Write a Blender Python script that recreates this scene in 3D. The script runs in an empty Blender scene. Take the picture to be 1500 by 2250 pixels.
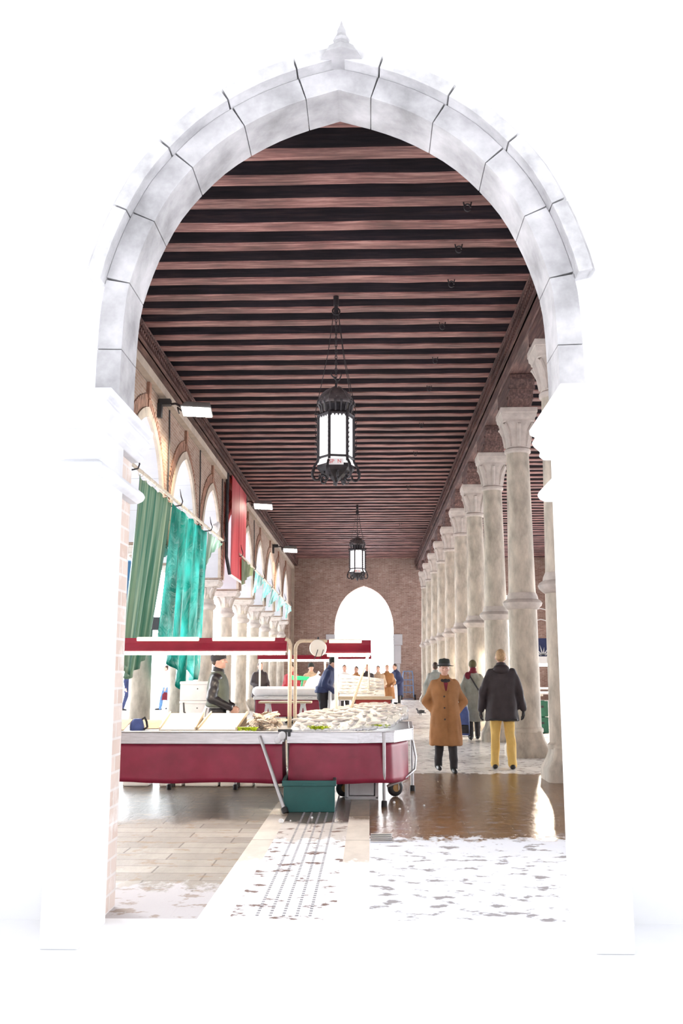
import bpy, math, random
import numpy as np
from mathutils import Vector, Matrix, Euler
R = random.Random(7)
PI = math.pi
C = bpy.context.scene.collection
SC = bpy.context.scene

# ------------------------------------------------------------------ camera, sky, exposure
F_PX, PITCH, EYE = 2044.0, math.radians(9.66), 1.55
cam_d = bpy.data.cameras.new('camera')
cam = bpy.data.objects.new('camera', cam_d)
C.objects.link(cam)
cam_d.sensor_fit = 'VERTICAL'
cam_d.sensor_height = 36.0
cam_d.lens = F_PX / 2250 * 36.0
cam_d.clip_end = 500
cam.location = (0, 0, EYE)
cam.rotation_euler = (PI / 2 + PITCH, 0, math.atan(62 * math.cos(PITCH) / F_PX))
SC.camera = cam
SC.view_settings.view_transform = 'Standard'
SC.view_settings.look = 'None'
SC.view_settings.exposure = 0.0
SC.view_settings.gamma = 1.0
SC.view_settings.use_curve_mapping = False
SC.cycles.max_bounces = 7
SC.cycles.diffuse_bounces = 5
SC.cycles.glossy_bounces = 3
SC.cycles.transmission_bounces = 4
SC.cycles.transparent_max_bounces = 6
SC.cycles.sample_clamp_indirect = 6.0

SKY_FRONT, SKY_SIDE = 1.3, 16.0      # overcast sky: dull behind the camera, bright over the open side of the market
w = bpy.data.worlds.new('sky')
SC.world = w
w.use_nodes = True
nt = w.node_tree
bgn = nt.nodes['Background']
tc = nt.nodes.new('ShaderNodeTexCoord')
sp = nt.nodes.new('ShaderNodeSeparateXYZ')
mr = nt.nodes.new('ShaderNodeMapRange')
mr.inputs['From Min'].default_value = -0.05
mr.inputs['From Max'].default_value = 0.6
mr.inputs['To Min'].default_value = SKY_FRONT
mr.inputs['To Max'].default_value = SKY_SIDE
mr.interpolation_type = 'SMOOTHSTEP'
nt.links.new(tc.outputs['Generated'], sp.inputs[0])
nt.links.new(sp.outputs['Y'], mr.inputs['Value'])
nt.links.new(mr.outputs[0], bgn.inputs['Strength'])
bgn.inputs['Color'].default_value = (0.95, 0.97, 1.0, 1)


# ------------------------------------------------------------------ materials
def new_mat(name):
    m = bpy.data.materials.new(name)
    m.use_nodes = True
    t = m.node_tree
    return m, t, t.nodes['Principled BSDF']


def node(t, kind, **kw):
    n = t.nodes.new(kind)
    for k, v in kw.items():
        if k in n.inputs:
            n.inputs[k].default_value = v
        else:
            setattr(n, k, v)
    return n


def c4(c):
    return (c[0], c[1], c[2], 1.0)


def ramp(t, stops):
    n = t.nodes.new('ShaderNodeValToRGB')
    e = n.color_ramp.elements
    e[0].position, e[0].color = stops[0][0], c4(stops[0][1])
    e[1].position, e[1].color = stops[-1][0], c4(stops[-1][1])
    for p, c in stops[1:-1]:
        x = e.new(p)
        x.color = c4(c)
    return n


def mix(t, fac, a, b, mode='MIX'):
    n = t.nodes.new('ShaderNodeMix')
    n.data_type = 'RGBA'
    n.blend_type = mode
    for s, v in ((0, fac), (6, a), (7, b)):
        if hasattr(v, 'is_output'):
            t.links.new(v, n.inputs[s])
        else:
            n.inputs[s].default_value = v if s == 0 else c4(v)
    return n.outputs[2]


def math_n(t, op, a, b=None):
    n = t.nodes.new('ShaderNodeMath')
    n.operation = op
    for i, v in enumerate((a, b)):
        if v is None:
            continue
        if hasattr(v, 'is_output'):
            t.links.new(v, n.inputs[i])
        else:
            n.inputs[i].default_value = v
    return n.outputs[0]


def plain(name, col, rough=0.6, metal=0.0, var=0.12, scale=9.0, bump=0.0, stretch=None, emit=None, spec=0.5):
    """A surface of one colour with mottling of its own (var) and a fine relief (bump)."""
    m, t, b = new_mat(name)
    b.inputs['Roughness'].default_value = rough
    b.inputs['Metallic'].default_value = metal
    b.inputs['Specular IOR Level'].default_value = spec
    co = node(t, 'ShaderNodeTexCoord')
    src = co.outputs['Object']
    if stretch:
        mp = node(t, 'ShaderNodeMapping')
        mp.inputs['Scale'].default_value = stretch
        t.links.new(src, mp.inputs[0])
        src = mp.outputs[0]
    n = node(t, 'ShaderNodeTexNoise', Scale=scale, Detail=5.0, Roughness=0.6)
    t.links.new(src, n.inputs['Vector'])
    r = ramp(t, [(0.3, [x * (1 - var) for x in col]), (0.7, [min(1, x * (1 + var)) for x in col])])
    t.links.new(n.outputs[0], r.inputs[0])
    t.links.new(r.outputs[0], b.inputs['Base Color'])
    if bump:
        bp = node(t, 'ShaderNodeBump', Strength=bump, Distance=0.02)
        t.links.new(n.outputs[0], bp.inputs['Height'])
        t.links.new(bp.outputs[0], b.inputs['Normal'])
    if emit:
        b.inputs['Emission Color'].default_value = c4(emit[0])
        b.inputs['Emission Strength'].default_value = emit[1]
    return m


def brick(name, axes, c1, c2, mortar, bw=0.26, bh=0.07, stains=0.5, rough=0.85, light=(0.62, 0.52, 0.44)):
    """Weathered brickwork laid in the plane of the two world AXES."""
    m, t, b = new_mat(name)
    b.inputs['Roughness'].default_value = rough
    co = node(t, 'ShaderNodeTexCoord')
    s = node(t, 'ShaderNodeSeparateXYZ')
    cb = node(t, 'ShaderNodeCombineXYZ')
    t.links.new(co.outputs['Object'], s.inputs[0])
    t.links.new(s.outputs[axes[0]], cb.inputs[0])
    t.links.new(s.outputs[axes[1]], cb.inputs[1])
    br = node(t, 'ShaderNodeTexBrick', Scale=1.0)
    br.inputs['Brick Width'].default_value = bw
    br.inputs['Row Height'].default_value = bh
    br.inputs['Mortar Size'].default_value = 0.009
    br.inputs['Color1'].default_value = c4(c1)
    br.inputs['Color2'].default_value = c4(c2)
    br.inputs['Mortar'].default_value = c4(mortar)
    t.links.new(cb.outputs[0], br.inputs['Vector'])
    n1 = node(t, 'ShaderNodeTexNoise', Scale=0.9, Detail=6.0, Roughness=0.65)
    n2 = node(t, 'ShaderNodeTexNoise', Scale=4.5, Detail=6.0, Roughness=0.7)
    for n in (n1, n2):
        t.links.new(co.outputs['Object'], n.inputs['Vector'])
    r1 = ramp(t, [(0.35, (0, 0, 0)), (0.7, (1, 1, 1))])
    r2 = ramp(t, [(0.52, (0, 0, 0)), (0.72, (1, 1, 1))])
    t.links.new(n1.outputs[0], r1.inputs[0])
    t.links.new(n2.outputs[0], r2.inputs[0])
    a = mix(t, math_n(t, 'MULTIPLY', r2.outputs[0], stains), br.outputs[0], light)
    a = mix(t, math_n(t, 'MULTIPLY', r1.outputs[0], 0.35), a, [x * 0.45 for x in c1])
    t.links.new(a, b.inputs['Base Color'])
    bp = node(t, 'ShaderNodeBump', Strength=0.4, Distance=0.01)
    t.links.new(br.outputs['Fac'], bp.inputs['Height'])
    bp.invert = True
    t.links.new(bp.outputs[0], b.inputs['Normal'])
    return m


def cloth(name, col, col2, folds=(40, 3, 3), thru=0.5, rough=0.6, coord='Object', crinkle=0.0):
    """Thin fabric: two tones of thread running down it, lets light through."""
    m, t, b = new_mat(name)
    b.inputs['Roughness'].default_value = rough
    co = node(t, 'ShaderNodeTexCoord')
    mp = node(t, 'ShaderNodeMapping')
    mp.inputs['Scale'].default_value = folds
    n = node(t, 'ShaderNodeTexNoise', Scale=1.0, Detail=4.0)
    t.links.new(co.outputs[coord], mp.inputs[0])
    t.links.new(mp.outputs[0], n.inputs['Vector'])
    r = ramp(t, [(0.38, col), (0.66, col2)])
    t.links.new(n.outputs[0], r.inputs[0])
    if crinkle:
        n2 = node(t, 'ShaderNodeTexNoise', Scale=1.6, Detail=5.0, Roughness=0.6, Distortion=1.2)
        t.links.new(co.outputs['Object'], n2.inputs['Vector'])
        bp = node(t, 'ShaderNodeBump', Strength=crinkle, Distance=0.2)
        t.links.new(n2.outputs[0], bp.inputs['Height'])
        t.links.new(bp.outputs[0], b.inputs['Normal'])
    t.links.new(r.outputs[0], b.inputs['Base Color'])
    tr = node(t, 'ShaderNodeBsdfTranslucent')
    t.links.new(r.outputs[0], tr.inputs[0])
    mx = node(t, 'ShaderNodeMixShader')
    mx.inputs[0].default_value = thru
    t.links.new(b.outputs[0], mx.inputs[1])
    t.links.new(tr.outputs[0], mx.inputs[2])
    t.links.new(mx.outputs[0], t.nodes['Material Output'].inputs[0])
    return m


def glow(name, col, s):
    m, t, b = new_mat(name)
    b.inputs['Base Color'].default_value = c4((0.8, 0.8, 0.8))
    b.inputs['Emission Color'].default_value = c4(col)
    b.inputs['Emission Strength'].default_value = s
    return m


def wood(name, axis, dark, mid, light, rough=0.7):
    """Old timber, grain running along AXIS (0, 1 or 2)."""
    m, t, b = new_mat(name)
    b.inputs['Roughness'].default_value = rough
    co = node(t, 'ShaderNodeTexCoord')
    oi = node(t, 'ShaderNodeObjectInfo')
    ad = node(t, 'ShaderNodeVectorMath', operation='ADD')
    ml = node(t, 'ShaderNodeVectorMath', operation='SCALE')
    ml.inputs['Scale'].default_value = 37.0
    t.links.new(oi.outputs['Random'], ml.inputs[0])
    t.links.new(co.outputs['Object'], ad.inputs[0])
    t.links.new(ml.outputs[0], ad.inputs[1])
    mp = node(t, 'ShaderNodeMapping')
    sc = [14.0, 14.0, 14.0]
    sc[axis] = 0.9
    mp.inputs['Scale'].default_value = sc
    t.links.new(ad.outputs[0], mp.inputs[0])
    n = node(t, 'ShaderNodeTexNoise', Scale=1.6, Detail=6.0, Roughness=0.65)
    t.links.new(mp.outputs[0], n.inputs['Vector'])
    r = ramp(t, [(0.28, dark), (0.5, mid), (0.75, light)])
    t.links.new(n.outputs[0], r.inputs[0])
    n2 = node(t, 'ShaderNodeTexNoise', Scale=1.1, Detail=4.0)
    t.links.new(ad.outputs[0], n2.inputs['Vector'])
    r2 = ramp(t, [(0.38, (0.45, 0.45, 0.45)), (0.66, (1, 1, 1))])
    t.links.new(n2.outputs[0], r2.inputs[0])
    a = mix(t, 0.8, r.outputs[0], r2.outputs[0], 'MULTIPLY')
    t.links.new(a, b.inputs['Base Color'])
    bp = node(t, 'ShaderNodeBump', Strength=0.35, Distance=0.02)
    t.links.new(n.outputs[0], bp.inputs['Height'])
    t.links.new(bp.outputs[0], b.inputs['Normal'])
    return m


def paving(name, slab, c1, c2, joint, wet_y, wet_col, pale=None, pale_y=None, blot=None, rough=0.55, wet_rough=0.26, edge=0.5, far=None):
    """Stone slabs in rows across the hall. Beyond WET_Y the stone is soaked (darker stone, a film of water); PALE: white glare painted in as pale colour up to PALE_Y; BLOT: (colour, threshold) of dirt marks."""
    m, t, b = new_mat(name)
    co = node(t, 'ShaderNodeTexCoord')
    s = node(t, 'ShaderNodeSeparateXYZ')
    t.links.new(co.outputs['Object'], s.inputs[0])
    br = node(t, 'ShaderNodeTexBrick', Scale=1.0)
    br.inputs['Brick Width'].default_value = slab[0]
    br.inputs['Row Height'].default_value = slab[1]
    br.inputs['Mortar Size'].default_value = 0.008
    br.inputs['Color1'].default_value = c4(c1)
    br.inputs['Color2'].default_value = c4(c2)
    br.inputs['Mortar'].default_value = c4(joint)
    t.links.new(co.outputs['Object'], br.inputs['Vector'])
    mp = node(t, 'ShaderNodeMapping')
    mp.inputs['Scale'].default_value = (1.0, 0.55, 1.0)
    t.links.new(co.outputs['Object'], mp.inputs[0])
    n1 = node(t, 'ShaderNodeTexNoise', Scale=2.2, Detail=7.0, Roughness=0.62)
    n2 = node(t, 'ShaderNodeTexNoise', Scale=9.0, Detail=6.0, Roughness=0.6)
    for n in (n1, n2):
        t.links.new(mp.outputs[0], n.inputs['Vector'])
    r0 = ramp(t, [(0.3, (0.72, 0.7, 0.68)), (0.7, (1.12, 1.1, 1.08))])
    t.links.new(n1.outputs[0], r0.inputs[0])
    dry = mix(t, 1.0, br.outputs[0], r0.outputs[0], 'MULTIPLY')
    # wet area: a ragged edge
    yn = math_n(t, 'ADD', s.outputs['Y'], math_n(t, 'MULTIPLY', math_n(t, 'SUBTRACT', n1.outputs[0], 0.5), 2.6 * edge))
    wet = node(t, 'ShaderNodeMapRange')
    wet.inputs['From Min'].default_value = wet_y - 0.22 * edge
    wet.inputs['From Max'].default_value = wet_y + 0.22 * edge
    t.links.new(yn, wet.inputs['Value'])
    wcol = mix(t, 1.0, br.outputs[0], wet_col, 'MULTIPLY')
    wcol = mix(t, math_n(t, 'MULTIPLY', n2.outputs[0], 0.35), wcol, (0.02, 0.014, 0.012))
    col = mix(t, wet.outputs[0], dry, wcol)
    rg = node(t, 'ShaderNodeMapRange')
    rg.inputs['To Min'].default_value = rough
    rg.inputs['To Max'].default_value = wet_rough
    t.links.new(wet.outputs[0], rg.inputs['Value'])
    rough_s = rg.outputs[0]
    if pale is not None:  # glare just inside the arch, put into the floor colour
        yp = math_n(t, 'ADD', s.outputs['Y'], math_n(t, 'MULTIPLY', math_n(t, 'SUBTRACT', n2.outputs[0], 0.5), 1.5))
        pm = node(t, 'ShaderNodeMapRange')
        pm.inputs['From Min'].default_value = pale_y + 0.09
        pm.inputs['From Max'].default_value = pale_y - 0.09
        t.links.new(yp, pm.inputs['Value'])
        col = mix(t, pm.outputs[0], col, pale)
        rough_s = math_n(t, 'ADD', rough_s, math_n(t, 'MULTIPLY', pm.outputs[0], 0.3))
    if far is not None:                      # pale stone beyond FAR, with the floor glare painted into its colour
        yf = math_n(t, 'ADD', s.outputs['Y'], math_n(t, 'MULTIPLY', math_n(t, 'SUBTRACT', n2.outputs[0], 0.5), 0.9))
        fm_ = node(t, 'ShaderNodeMapRange')
        fm_.inputs['From Min'].default_value = far - 0.06
        fm_.inputs['From Max'].default_value = far + 0.06
        t.links.new(yf, fm_.inputs['Value'])
        col = mix(t, fm_.outputs[0], col, mix(t, 1.0, (0.90, 0.88, 0.86), r0.outputs[0], 'MULTIPLY'))
    if blot:
        mb = node(t, 'ShaderNodeMapping')
        mb.inputs['Scale'].default_value = (1.0, 1.25, 1.0)
        t.links.new(co.outputs['Object'], mb.inputs[0])
        n3 = node(t, 'ShaderNodeTexNoise', Scale=5.2, Detail=6.0, Roughness=0.6)
        t.links.new(mb.outputs[0], n3.inputs['Vector'])
        r3 = ramp(t, [(blot[1], (0, 0, 0)), (blot[1] + 0.05, (1, 1, 1))])
        t.links.new(n3.outputs[0], r3.inputs[0])
        col = mix(t, math_n(t, 'MULTIPLY', r3.outputs[0], blot[2]), col, blot[0])
    t.links.new(col, b.inputs['Base Color'])
    t.links.new(rough_s, b.inputs['Roughness'])
    bp = node(t, 'ShaderNodeBump', Strength=0.5, Distance=0.02)
    hm = math_n(t, 'SUBTRACT', math_n(t, 'MULTIPLY', n2.outputs[0], 0.6), br.outputs['Fac'])
    t.links.new(hm, bp.inputs['Height'])
    t.links.new(bp.outputs[0], b.inputs['Normal'])
    return m


M = {}
M['plaster'] = plain('white_plaster', (0.9, 0.9, 0.91), 0.9, var=0.02, scale=2)
M['white_ground'] = plain('pale_paving', (0.88, 0.88, 0.9), 0.8, var=0.03, scale=2)
M['arch_stone'] = plain('istrian_stone', (0.37, 0.36, 0.37), 0.75, var=0.42, scale=2.4, bump=0.6)
M['hood_stone'] = plain('hood_stone', (0.43, 0.42, 0.43), 0.75, var=0.40, scale=2.8, bump=0.6)
M['jamb_stone'] = plain('jamb_stone', (0.58, 0.58, 0.61), 0.75, var=0.16, scale=2.2, bump=0.2)
M['reveal_stone'] = plain('reveal_stone', (0.50, 0.49, 0.52), 0.8, var=0.08, scale=1.5)
M['col_stone'] = plain('column_stone', (0.46, 0.40, 0.33), 0.7, var=0.40, scale=2.6, bump=0.5, stretch=(1.6, 1.6, 0.7))
M['cap_stone'] = plain('capital_stone', (0.50, 0.44, 0.40), 0.75, var=0.18, scale=6, bump=0.5)
M['brick_side'] = brick('brick_side', ('Y', 'Z'), (0.29, 0.175, 0.13), (0.41, 0.285, 0.22), (0.44, 0.37, 0.32))
M['brick_end'] = brick('brick_end', ('X', 'Z'), (0.26, 0.145, 0.115), (0.40, 0.26, 0.215), (0.42, 0.34, 0.30), stains=0.5)
M['brick_pale'] = brick('washed_brick', ('Y', 'Z'), (0.50, 0.38, 0.32), (0.60, 0.50, 0.45), (0.62, 0.58, 0.56), 0.24, 0.11, stains=0.6, light=(0.84, 0.82, 0.82))
M['brick_ring'] = plain('ring_brick', (0.32, 0.17, 0.12), 0.85, var=0.35, scale=5, bump=0.4)
M['arch_trim'] = plain('archivolt_stone', (0.48, 0.40, 0.33), 0.8, var=0.2, scale=3, bump=0.3)
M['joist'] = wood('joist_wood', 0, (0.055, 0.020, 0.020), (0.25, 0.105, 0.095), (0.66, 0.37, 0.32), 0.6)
M['joist_side'] = wood('shaded_joist_side', 0, (0.009, 0.007, 0.013), (0.028, 0.018, 0.026), (0.075, 0.042, 0.045), 0.75)  # near black, paints in the shade of the gaps between joists
M['board'] = wood('board_wood', 1, (0.012, 0.009, 0.012), (0.03, 0.02, 0.022), (0.07, 0.045, 0.045), 0.9)
M['beam'] = wood('beam_wood', 1, (0.035, 0.016, 0.016), (0.12, 0.058, 0.052), (0.32, 0.18, 0.15), 0.65)
M['iron'] = plain('wrought_iron', (0.045, 0.04, 0.045), 0.5, 0.6, var=0.3, scale=12)
M['dome'] = plain('weathered_dome', (0.16, 0.14, 0.145), 0.55, 0.5, var=0.3, scale=10)
M['lamp_glass'] = glow('opal_glass', (1.0, 0.99, 0.99), 1.0)
M['flood'] = glow('floodlight_face', (1.0, 0.95, 0.80), 60.0)
M['tube'] = glow('fluorescent_tube', (1.0, 0.86, 0.62), 120.0)
M['tube_dim'] = glow('tube_in_cream_cover', (1.0, 0.85, 0.60), 0.55)
M['steel'] = plain('brushed_steel', (0.62, 0.61, 0.63), 0.38, 0.85, var=0.15, scale=6, stretch=(1, 8, 8))
M['galv'] = plain('galvanised_tube', (0.55, 0.54, 0.55), 0.35, 0.8, var=0.12)
M['skirt'] = plain('crimson_oilcloth', (0.27, 0.020, 0.050), 0.45, var=0.24, scale=3.0)
M['skirt_far'] = plain('brick_red_oilcloth', (0.36, 0.04, 0.035), 0.5, var=0.15, scale=4)
M['awning'] = plain('red_awning', (0.30, 0.014, 0.034), 0.5, var=0.12)
M['banner'] = cloth('red_banner_cloth', (0.56, 0.085, 0.105), (0.64, 0.13, 0.15), (1, 2, 0.5), 0.45)
M['net1'] = cloth('dull_green_net', (0.07, 0.22, 0.16), (0.42, 0.48, 0.36), (22, 0.9, 1), 0.5, 0.5, 'UV')
M['net2'] = cloth('turquoise_tarpaulin', (0.0, 0.27, 0.22), (0.16, 0.72, 0.66), (9, 2.4, 1), 0.6, 0.3, 'UV', 0.8)
M['net3'] = cloth('pale_green_net', (0.36, 0.52, 0.42), (0.78, 0.86, 0.78), (16, 0.8, 1), 0.6, 0.5, 'UV')
M['net4'] = cloth('olive_net', (0.22, 0.30, 0.16), (0.42, 0.44, 0.28), (7, 1, 1), 0.5, 0.5, 'UV')
M['net5'] = cloth('white_aqua_cloth', (0.34, 0.70, 0.66), (0.90, 0.93, 0.93), (5, 1.6, 1), 0.5, 0.5, 'UV')
M['blue'] = plain('blue_sheet', (0.05, 0.16, 0.42), 0.6, var=0.1)
M['pole'] = plain('bleached_pole', (0.66, 0.58, 0.48), 0.6, var=0.15)
M['green_box'] = plain('dark_green_plastic', (0.012, 0.10, 0.095), 0.4, var=0.15, scale=5)
M['white_box'] = plain('white_foam', (0.88, 0.86, 0.87), 0.7, var=0.05)
M['rubber'] = plain('black_rubber', (0.015, 0.014, 0.016), 0.5, var=0.1)
M['brass'] = plain('rusty_hub', (0.42, 0.24, 0.10), 0.5, 0.5, var=0.3)
M['cream'] = plain('cream_board', (0.86, 0.78, 0.66), 0.55, var=0.08, scale=3)
M['card'] = plain('cardboard', (0.62, 0.48, 0.34), 0.8, var=0.15)
M['timber'] = plain('pale_timber', (0.68, 0.54, 0.38), 0.6, var=0.15, stretch=(1, 12, 12))
M['ice'] = plain('crushed_ice', (0.90, 0.90, 0.90), 0.35, var=0.06, scale=30, bump=0.6)
M['fish'] = plain('pale_fish', (0.80, 0.72, 0.66), 0.25, var=0.22, scale=16)
M['shell'] = plain('scallop_shell', (0.72, 0.60, 0.48), 0.5, var=0.35, scale=18)
M['lettuce'] = plain('lettuce_leaf', (0.55, 0.66, 0.015), 0.5, var=0.4, scale=14)
M['dark'] = plain('dark_fittings', (0.03, 0.03, 0.035), 0.5, var=0.2)
M['grey_plastic'] = plain('grey_housing', (0.30, 0.31, 0.31), 0.5, var=0.1)
M['skin'] = plain('skin', (0.62, 0.36, 0.28), 0.5, var=0.06, scale=20)
M['eye'] = plain('eye', (0.03, 0.02, 0.02), 0.2, var=0.1)
M['tan'] = plain('tan_wool', (0.33, 0.155, 0.062), 0.85, var=0.14, scale=6)
M['black_jacket'] = plain('black_jacket', (0.032, 0.023, 0.028), 0.7, var=0.25, scale=7)
M['leather'] = plain('black_leather', (0.022, 0.019, 0.022), 0.35, var=0.25, scale=7)
M['vest'] = plain('olive_grey_vest', (0.10, 0.11, 0.085), 0.8, var=0.15)
M['yellow_trousers'] = plain('mustard_trousers', (0.66, 0.44, 0.13), 0.8, var=0.12, scale=5)
M['black_cloth'] = plain('black_cloth', (0.025, 0.022, 0.026), 0.8, var=0.2)
M['grey_coat'] = plain('grey_wool', (0.27, 0.27, 0.24), 0.9, var=0.15, scale=8)
M['grey_light'] = plain('pale_grey_wool', (0.33, 0.35, 0.34), 0.9, var=0.12, scale=8)
M['maroon'] = plain('maroon_scarf', (0.16, 0.015, 0.03), 0.9, var=0.2)
M['olive_hat'] = plain('olive_felt', (0.10, 0.09, 0.045), 0.9, var=0.15)
M['black_hat'] = plain('black_felt', (0.022, 0.026, 0.024), 0.9, var=0.15)
M['apron'] = plain('white_apron', (0.85, 0.83, 0.84), 0.8, var=0.04)
M['blue_bag'] = plain('blue_nylon', (0.06, 0.09, 0.26), 0.6, var=0.2)
M['navy'] = plain('navy_cloth', (0.03, 0.04, 0.11), 0.8, var=0.2)
M['denim'] = plain('denim', (0.10, 0.22, 0.42), 0.8, var=0.25)
M['red_cloth'] = plain('red_wool', (0.34, 0.03, 0.045), 0.8, var=0.2)
M['beige_cloth'] = plain('beige_cloth', (0.52, 0.38, 0.27), 0.8, var=0.2)
M['rust_cloth'] = plain('rust_cloth', (0.46, 0.22, 0.09), 0.8, var=0.2)
M['blond'] = plain('sandy_hair', (0.40, 0.26, 0.14), 0.7, var=0.3, scale=30)
M['brown_hair'] = plain('brown_hair', (0.06, 0.035, 0.025), 0.6, var=0.2)
M['white_shirt'] = plain('white_shirt', (0.78, 0.78, 0.8), 0.8, var=0.04)
M['feather'] = plain('pigeon_feather', (0.09, 0.09, 0.11), 0.6, var=0.3, scale=20)
M['blue_metal'] = plain('blue_paint', (0.20, 0.32, 0.56), 0.4, 0.3, var=0.1)
M['green_cloth'] = plain('bright_green_plastic', (0.01, 0.30, 0.12), 0.4, var=0.15)
M['green_crate'] = plain('green_crate_plastic', (0.02, 0.15, 0.09), 0.5, var=0.2)
M['ink_red'] = plain('red_marking', (0.7, 0.12, 0.12), 0.5, var=0.05)

M['floor_l'] = paving('floor_left', (0.85, 0.26), (0.25, 0.215, 0.19), (0.38, 0.34, 0.31), (0.14, 0.11, 0.10), 10.0, (0.28, 0.21, 0.15), wet_rough=0.38,
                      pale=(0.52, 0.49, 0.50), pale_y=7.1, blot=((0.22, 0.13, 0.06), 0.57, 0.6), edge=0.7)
M['floor_m'] = paving('floor_lane', (1.2, 0.6), (0.66, 0.62, 0.60), (0.70, 0.66, 0.64), (0.40, 0.36, 0.34), 10.0, (0.22, 0.17, 0.15),
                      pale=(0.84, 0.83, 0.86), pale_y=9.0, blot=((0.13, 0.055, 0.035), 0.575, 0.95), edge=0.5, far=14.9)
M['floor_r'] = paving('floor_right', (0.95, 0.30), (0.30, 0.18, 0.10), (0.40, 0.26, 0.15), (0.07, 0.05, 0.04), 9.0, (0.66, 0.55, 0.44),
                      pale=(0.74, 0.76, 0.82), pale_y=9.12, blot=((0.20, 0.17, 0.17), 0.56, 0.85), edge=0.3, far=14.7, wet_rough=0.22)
M['strip'] = paving('strip_stone', (4.0, 1.5), (0.68, 0.62, 0.56), (0.72, 0.66, 0.60), (0.2, 0.16, 0.14), 10.3, (0.62, 0.52, 0.42),
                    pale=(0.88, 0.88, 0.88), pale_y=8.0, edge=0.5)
M['dot'] = plain('dark_dots', (0.30, 0.29, 0.31), 0.6, var=0.2)


# ------------------------------------------------------------------ mesh builder
class MB:
    def __init__(s):
        s.v, s.f = [], []

    def add(s, verts, faces):
        o = len(s.v)
        s.v += [tuple(p) for p in verts]
        s.f += [tuple(i + o for i in f) for f in faces]
        return s

    def box(s, c, d, rot=None, taper=1.0):
        x, y, z = d[0] / 2, d[1] / 2, d[2] / 2
        vs = []
        for sz in (-1, 1):
            k = taper if sz > 0 else 1.0
            for sx, sy in ((-1, -1), (1, -1), (1, 1), (-1, 1)):
                vs.append(Vector((sx * x * k, sy * y * k, sz * z)))
        if rot:
            m = Euler(rot).to_matrix()
            vs = [m @ p for p in vs]
        vs = [p + Vector(c) for p in vs]
        return s.add(vs, [(3, 2, 1, 0), (4, 5, 6, 7), (0, 1, 5, 4), (1, 2, 6, 5), (2, 3, 7, 6), (3, 0, 4, 7)])

    def loft(s, rings, caps=True, closed=True):
        n = len(rings[0])
        fs, vs = [], [p for r in rings for p in r]
        for k in range(len(rings) - 1):
            for i in range(n if closed else n - 1):
                j = (i + 1) % n
                fs.append((k * n + i, k * n + j, (k + 1) * n + j, (k + 1) * n + i))
        if caps:
            fs.append(tuple(reversed(range(n))))
            fs.append(tuple(range((len(rings) - 1) * n, len(rings) * n)))
        return s.add(vs, fs)

    def lathe(s, prof, seg=20, c=(0, 0, 0), ph=0.0):
        return s.loft([[(c[0] + r * math.cos(ph + 2 * PI * i / seg), c[1] + r * math.sin(ph + 2 * PI * i / seg), c[2] + z) for i in range(seg)] for r, z in prof])

    def tube(s, pts, r, seg=8, close=False):
        pts = [Vector(p) for p in pts]
        n = len(pts)
        rs = r if isinstance(r, (list, tuple)) else [r] * n
        rings, up = [], None
        for i, p in enumerate(pts):
            a = pts[i - 1] if i > 0 else (pts[-1] if close else p)
            b = pts[i + 1] if i < n - 1 else (pts[0] if close else p)
            d = (b - a).normalized()
            if up is None:
                up = Vector((0, 0, 1)) if abs(d.z) < 0.9 else Vector((1, 0, 0))
            x = d.cross(up)
            if x.length < 1e-6:
                x = d.cross(Vector((0.3, 0.8, 0.5)))
            x.normalize()
            y = x.cross(d)
            up = y
            rings.append([p + x * (rs[i] * math.cos(2 * PI * k / seg)) + y * (rs[i] * math.sin(2 * PI * k / seg)) for k in range(seg)])
        if close:
            rings.append(rings[0])
        return s.loft(rings, caps=not close)

    def ell(s, c, r, rot=None, nu=12, nv=8):
        m = Euler(rot).to_matrix() if rot else None
        vs = []
        for j in range(1, nv):
            t = PI * j / nv
            for i in range(nu):
                p = 2 * PI * i / nu
                vs.append(Vector((r[0] * math.sin(t) * math.cos(p), r[1] * math.sin(t) * math.sin(p), -r[2] * math.cos(t))))
        vs += [Vector((0, 0, -r[2])), Vector((0, 0, r[2]))]
        if m:
            vs = [m @ p for p in vs]
        vs = [p + Vector(c) for p in vs]
        fs = []
        for j in range(nv - 2):
            for i in range(nu):
                k = (i + 1) % nu
                fs.append((j * nu + i, j * nu + k, (j + 1) * nu + k, (j + 1) * nu + i))
        b, t = (nv - 1) * nu, (nv - 1) * nu + 1
        for i in range(nu):
            k = (i + 1) % nu
            fs.append((b, k, i))
            fs.append(((nv - 2) * nu + i, (nv - 2) * nu + k, t))
        return s.add(vs, fs)

    def cap(s, a, b, ra, rb, seg=10):
        """A tapered limb with rounded ends."""
        a, b = Vector(a), Vector(b)
        d = (b - a)
        L = d.length
        d = d / L if L > 1e-6 else Vector((0, 0, 1))
        x = d.orthogonal().normalized()
        y = d.cross(x)
        rings = []
        for t in (-0.97, -0.7, -0.35):
            rr = ra * math.sqrt(1 - t * t)
            rings.append((a + d * (t * ra), rr))
        rings += [(a, ra), (b, rb)]
        for t in (0.35, 0.7, 0.97):
            rings.append((b + d * (t * rb), rb * math.sqrt(1 - t * t)))
        return s.loft([[p + x * (r * math.cos(2 * PI * k / seg)) + y * (r * math.sin(2 * PI * k / seg)) for k in range(seg)] for p, r in rings])

    def torso(s, levels, seg=24, pw=2.3):
        """levels: (x, y, z, rx, ry): rounded oval sections."""
        rings = []
        for cx, cy, z, rx, ry in levels:
            rg = []
            for i in range(seg):
                t = 2 * PI * i / seg
                c, q = math.cos(t), math.sin(t)
                rg.append((cx + rx * math.copysign(abs(c) ** (2 / pw), c), cy + ry * math.copysign(abs(q) ** (2 / pw), q), z))
            rings.append(rg)
        return s.loft(rings)

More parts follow.
